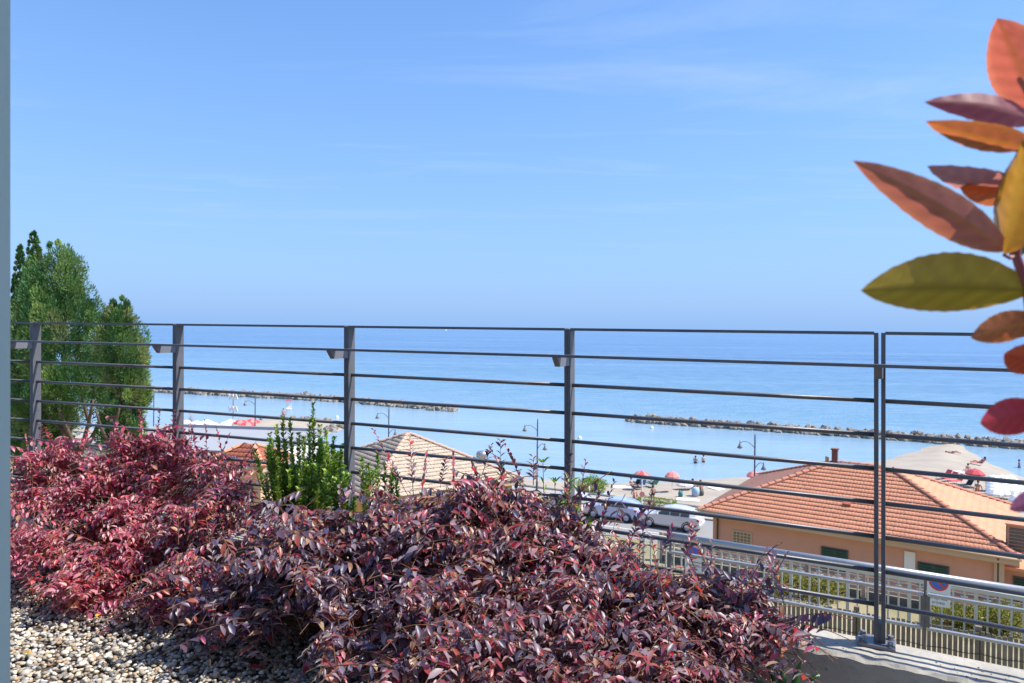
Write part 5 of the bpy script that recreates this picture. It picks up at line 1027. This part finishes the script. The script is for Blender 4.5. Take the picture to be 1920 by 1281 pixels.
# ------------------------------------------------------------------ trees
CT = np.array([(0, 0, 0), (.45, .5, .06), (.45, -.5, .06), (1, 0, 0)]); CF = np.array([(0, 2, 1), (1, 2, 3)])
def conifer(name, label, Y, prof, nclump, per, pal_, blade, seed, trunk_px, upness=.55, limbs=(), clump=.40):
    r = np.random.default_rng(seed); prof = sorted(prof); ys = np.array([p[0] for p in prof], float); xl = np.array([p[1] for p in prof], float); xr = np.array([p[2] for p in prof], float)
    bx = P(trunk_px, 840, Y); gzb = float(land_z(bx[0] * NE[0] + Y * NE[1])) - .15; e = empty(name, (bx[0], Y, gzb), 0, label, 'tree', 'cypress trees beside the terrace'); off_ = np.array(e.location)
    wy = np.interp(np.linspace(ys[0], ys[-1], 400), ys, xr - xl) + 14; cdf = np.cumsum(wy) / wy.sum()
    yy = np.interp(r.random(nclump), cdf, np.linspace(ys[0], ys[-1], 400)); l_, r_ = np.interp(yy, ys, xl), np.interp(yy, ys, xr); a = r.uniform(0, 2 * math.pi, nclump); k = np.where(r.random(nclump) < .68, r.uniform(.82, 1.06, nclump), r.uniform(.25, .75, nclump))
    hw = (r_ - l_) / 2 * Y / F; cxp = (l_ + r_) / 2
    cen = np.stack([P(x, y, Y) for x, y in zip(cxp, yy)]); rad3 = np.stack([np.cos(a) * k * hw, np.sin(a) * k * hw * .9, np.zeros(nclump)], 1); C = cen + rad3
    outd = norm(np.stack([np.cos(a), np.sin(a), np.full(nclump, upness)], 1)); csz = clump * r.uniform(.55, 1.2, nclump) * np.clip(hw / .5, .22, 1)
    n = nclump * per; ci = np.repeat(np.arange(nclump), per); dd = norm(r.normal(0, 1, (n, 3))) * (.62 + .38 * r.random((n, 1))) * csz[ci][:, None] * (.78, .78, 1.45) * .8
    pos = C[ci] + dd; ax = norm(outd[ci] * .6 + dd / csz[ci][:, None] * .9 + r.normal(0, .25, (n, 3)) + (0, 0, .35 + upness * .6)); nr = norm(dd + (0, 0, .2) + r.normal(0, .4, (n, 3)) * .3)
    ln = r.uniform(.6, 1.2, n) * blade; cc = (pal_[r.choice(len(pal_), nclump)] * r.uniform(.7, 1.3, (nclump, 1)))[ci] * r.uniform(.8, 1.2, (n, 1))
    b = MB(); topz = (P(trunk_px, ys[0], Y)[2] - gzb) * .86; b.tube([(0, 0, 0), (.03, 0, topz * .3), (-.03, 0, topz * .65), (0, 0, topz)], [.24, .17, .08, .012], 10); b.build('trunk', M['bark'], e, smooth=True)
    for p0, p1, rr in limbs:
        A_, B2_ = P(*p0, Y - .4), P(*p1, Y - random.uniform(.4, 1.2)); b = MB(); b.tube([tuple(p - off_) for p in bez(A_, (A_ + B2_) / 2 + (0, 0, -.25), B2_, 7)], [rr, rr * .9, rr * .8, rr * .7, rr * .6, rr * .5, rr * .35], 8); b.build('limb', M['bark'], e, smooth=True)
    o = link('crown', leaves_mesh('crown', pos - off_, ax, nr, ln, ln * .5, np.clip(cc, 0, 1), M['conifer'], (CT, CF)), e); return e
CP = 1.22 * np.array([(.15, .235, .075), (.10, .19, .06), (.20, .27, .09), (.06, .14, .05), (.22, .25, .11), (.075, .165, .065)])
CP2 = 1.15 * np.array([(.06, .15, .045), (.045, .12, .035), (.12, .17, .045)])
conifer('cypress_tree', 'broad spreading cypress with pale green clumps beside the door frame', 22.0, [(458, 98, 112), (480, 86, 128), (510, 70, 148), (545, 60, 158), (580, 46, 172), (605, 40, 196), (640, 36, 190), (690, 30, 205), (740, 34, 200), (775, 40, 150), (815, 30, 110), (850, 30, 90)], 420, 250, CP, .11, 41, 120, .45, [((150, 850), (110, 765), .10), ((150, 850), (175, 750), .09), ((160, 840), (215, 730), .08), ((140, 820), (85, 770), .06), ((170, 800), (150, 720), .06), ((185, 790), (240, 740), .05)])
conifer('cypress_tree', 'shorter cypress with a leaning tip at the seaward end of the clump', 20.0, [(556, 226, 232), (575, 212, 236), (600, 200, 246), (622, 196, 252), (645, 190, 276), (665, 192, 272), (690, 200, 262), (715, 205, 268), (740, 215, 274), (760, 205, 262), (785, 195, 250), (812, 196, 268), (830, 200, 250)], 200, 240, CP, .10, 42, 222, .45, [((200, 840), (225, 760), .07), ((205, 830), (180, 770), .06)], .34)
conifer('cypress_tree', 'slim dark columnar cypress rising tallest behind the broad one', 27.0, [(436, 60, 64), (455, 56, 72), (500, 50, 78), (560, 44, 86), (640, 40, 92), (740, 38, 96), (830, 36, 100)], 760, 80, CP2, .11, 43, 66, 1.3, (), .17)
conifer('cypress_tree', 'slim dark columnar cypress with a wispy tip against the door frame', 27.5, [(462, 35, 39), (485, 31, 43), (530, 26, 46), (600, 22, 50), (700, 16, 52), (830, 12, 54)], 680, 80, CP2, .11, 44, 38, 1.3, (), .16)
def leafy_bush(label, loc, rx, ry, rz_, n, pal_, lsz, seed, name='bush', cat='shrub', box=False, m='green'):
    r = np.random.default_rng(seed); e = empty(name, loc, 0, label, cat)
    if box: d = r.uniform(-1, 1, (n, 3)); k = np.argmax(np.abs(d), 1); d[np.arange(n), k] = np.sign(d[np.arange(n), k]) * r.uniform(.85, 1.03, n); pos = d * (rx, ry, rz_) + (0, 0, rz_)
    else: d = norm(r.normal(0, 1, (n, 3))); lump_ = 1 + .22 * np.sin(d[:, :1] * 5 + seed) * np.cos(d[:, 1:2] * 4) + .15 * np.sin(d[:, 2:] * 7); pos = d * r.random((n, 1)) ** .3 * lump_ * (rx, ry, rz_) + (0, 0, rz_ * .9)
    pos[:, 2] = np.maximum(pos[:, 2], .02); ln = r.uniform(*lsz, n)
    ax = norm(d + (0, 0, .5) + r.normal(0, .5, (n, 3))); o = link('foliage', leaves_mesh('foliage', pos, ax, norm(d + r.normal(0, .5, (n, 3))), ln, ln * .4, np.clip(pal_[r.choice(len(pal_), n)] * r.uniform(.7, 1.3, (n, 1)), 0, 1), M[m]), e); 
    b = MB()
    for k in range(6): g = k * 1.05; b.tube([(0, 0, -.05), (rx * .35 * math.cos(g), ry * .35 * math.sin(g), rz_ * .6), (rx * .6 * math.cos(g), ry * .6 * math.sin(g), rz_ * 1.1)], [.03, .02, .01], 6)
    b.build('stem', M['twig'], e, world=False); return e
if True:
    x, y, z = on_beach(1112, 924); leafy_bush('rounded leafy green shrub on the sand by the waterline', (x - .1, y, z), 1.35, 1.0, .72, 2600, GP, (.10, .2), 51)
    p = G(1231, 949, 2.13); e = leafy_bush('low clipped yellow-green hedge at the beach edge', (0, 0, 0), 1.42, .35, .30, 3200, GP * (1.2, 1.0, 1), (.06, .12), 52, 'hedge', 'hedge', True); e.location = (p[0], p[1], 2.1); e.rotation_euler = (0, 0, rzr)
    GY = 1.2 * np.array([(.20, .21, .05), (.14, .17, .04), (.26, .23, .07)])
    for k, (px, f, lb) in enumerate(((1480, .0, 'yellow-green bush pushing through the balustrade beside the dark shutter'), (1545, .3, 'yellow-green bush behind the balustrade bars below the dark shutter'), (1790, .1, 'yellow-green bush behind the no parking sign'), (1890, .2, 'yellow-green bush at the end of the balustrade below the house corner'), (1840, .1, 'low yellow-green bush between two bushes behind the balustrade'))):
        d = dB(px) + .75 + f * .5; q = P(px, 1100, d); leafy_bush(lb, (q[0], q[1], A[2] - 1.12), .5, .35, .34 - .05 * (k % 3), 1100, GY, (.05, .10), 60 + k)
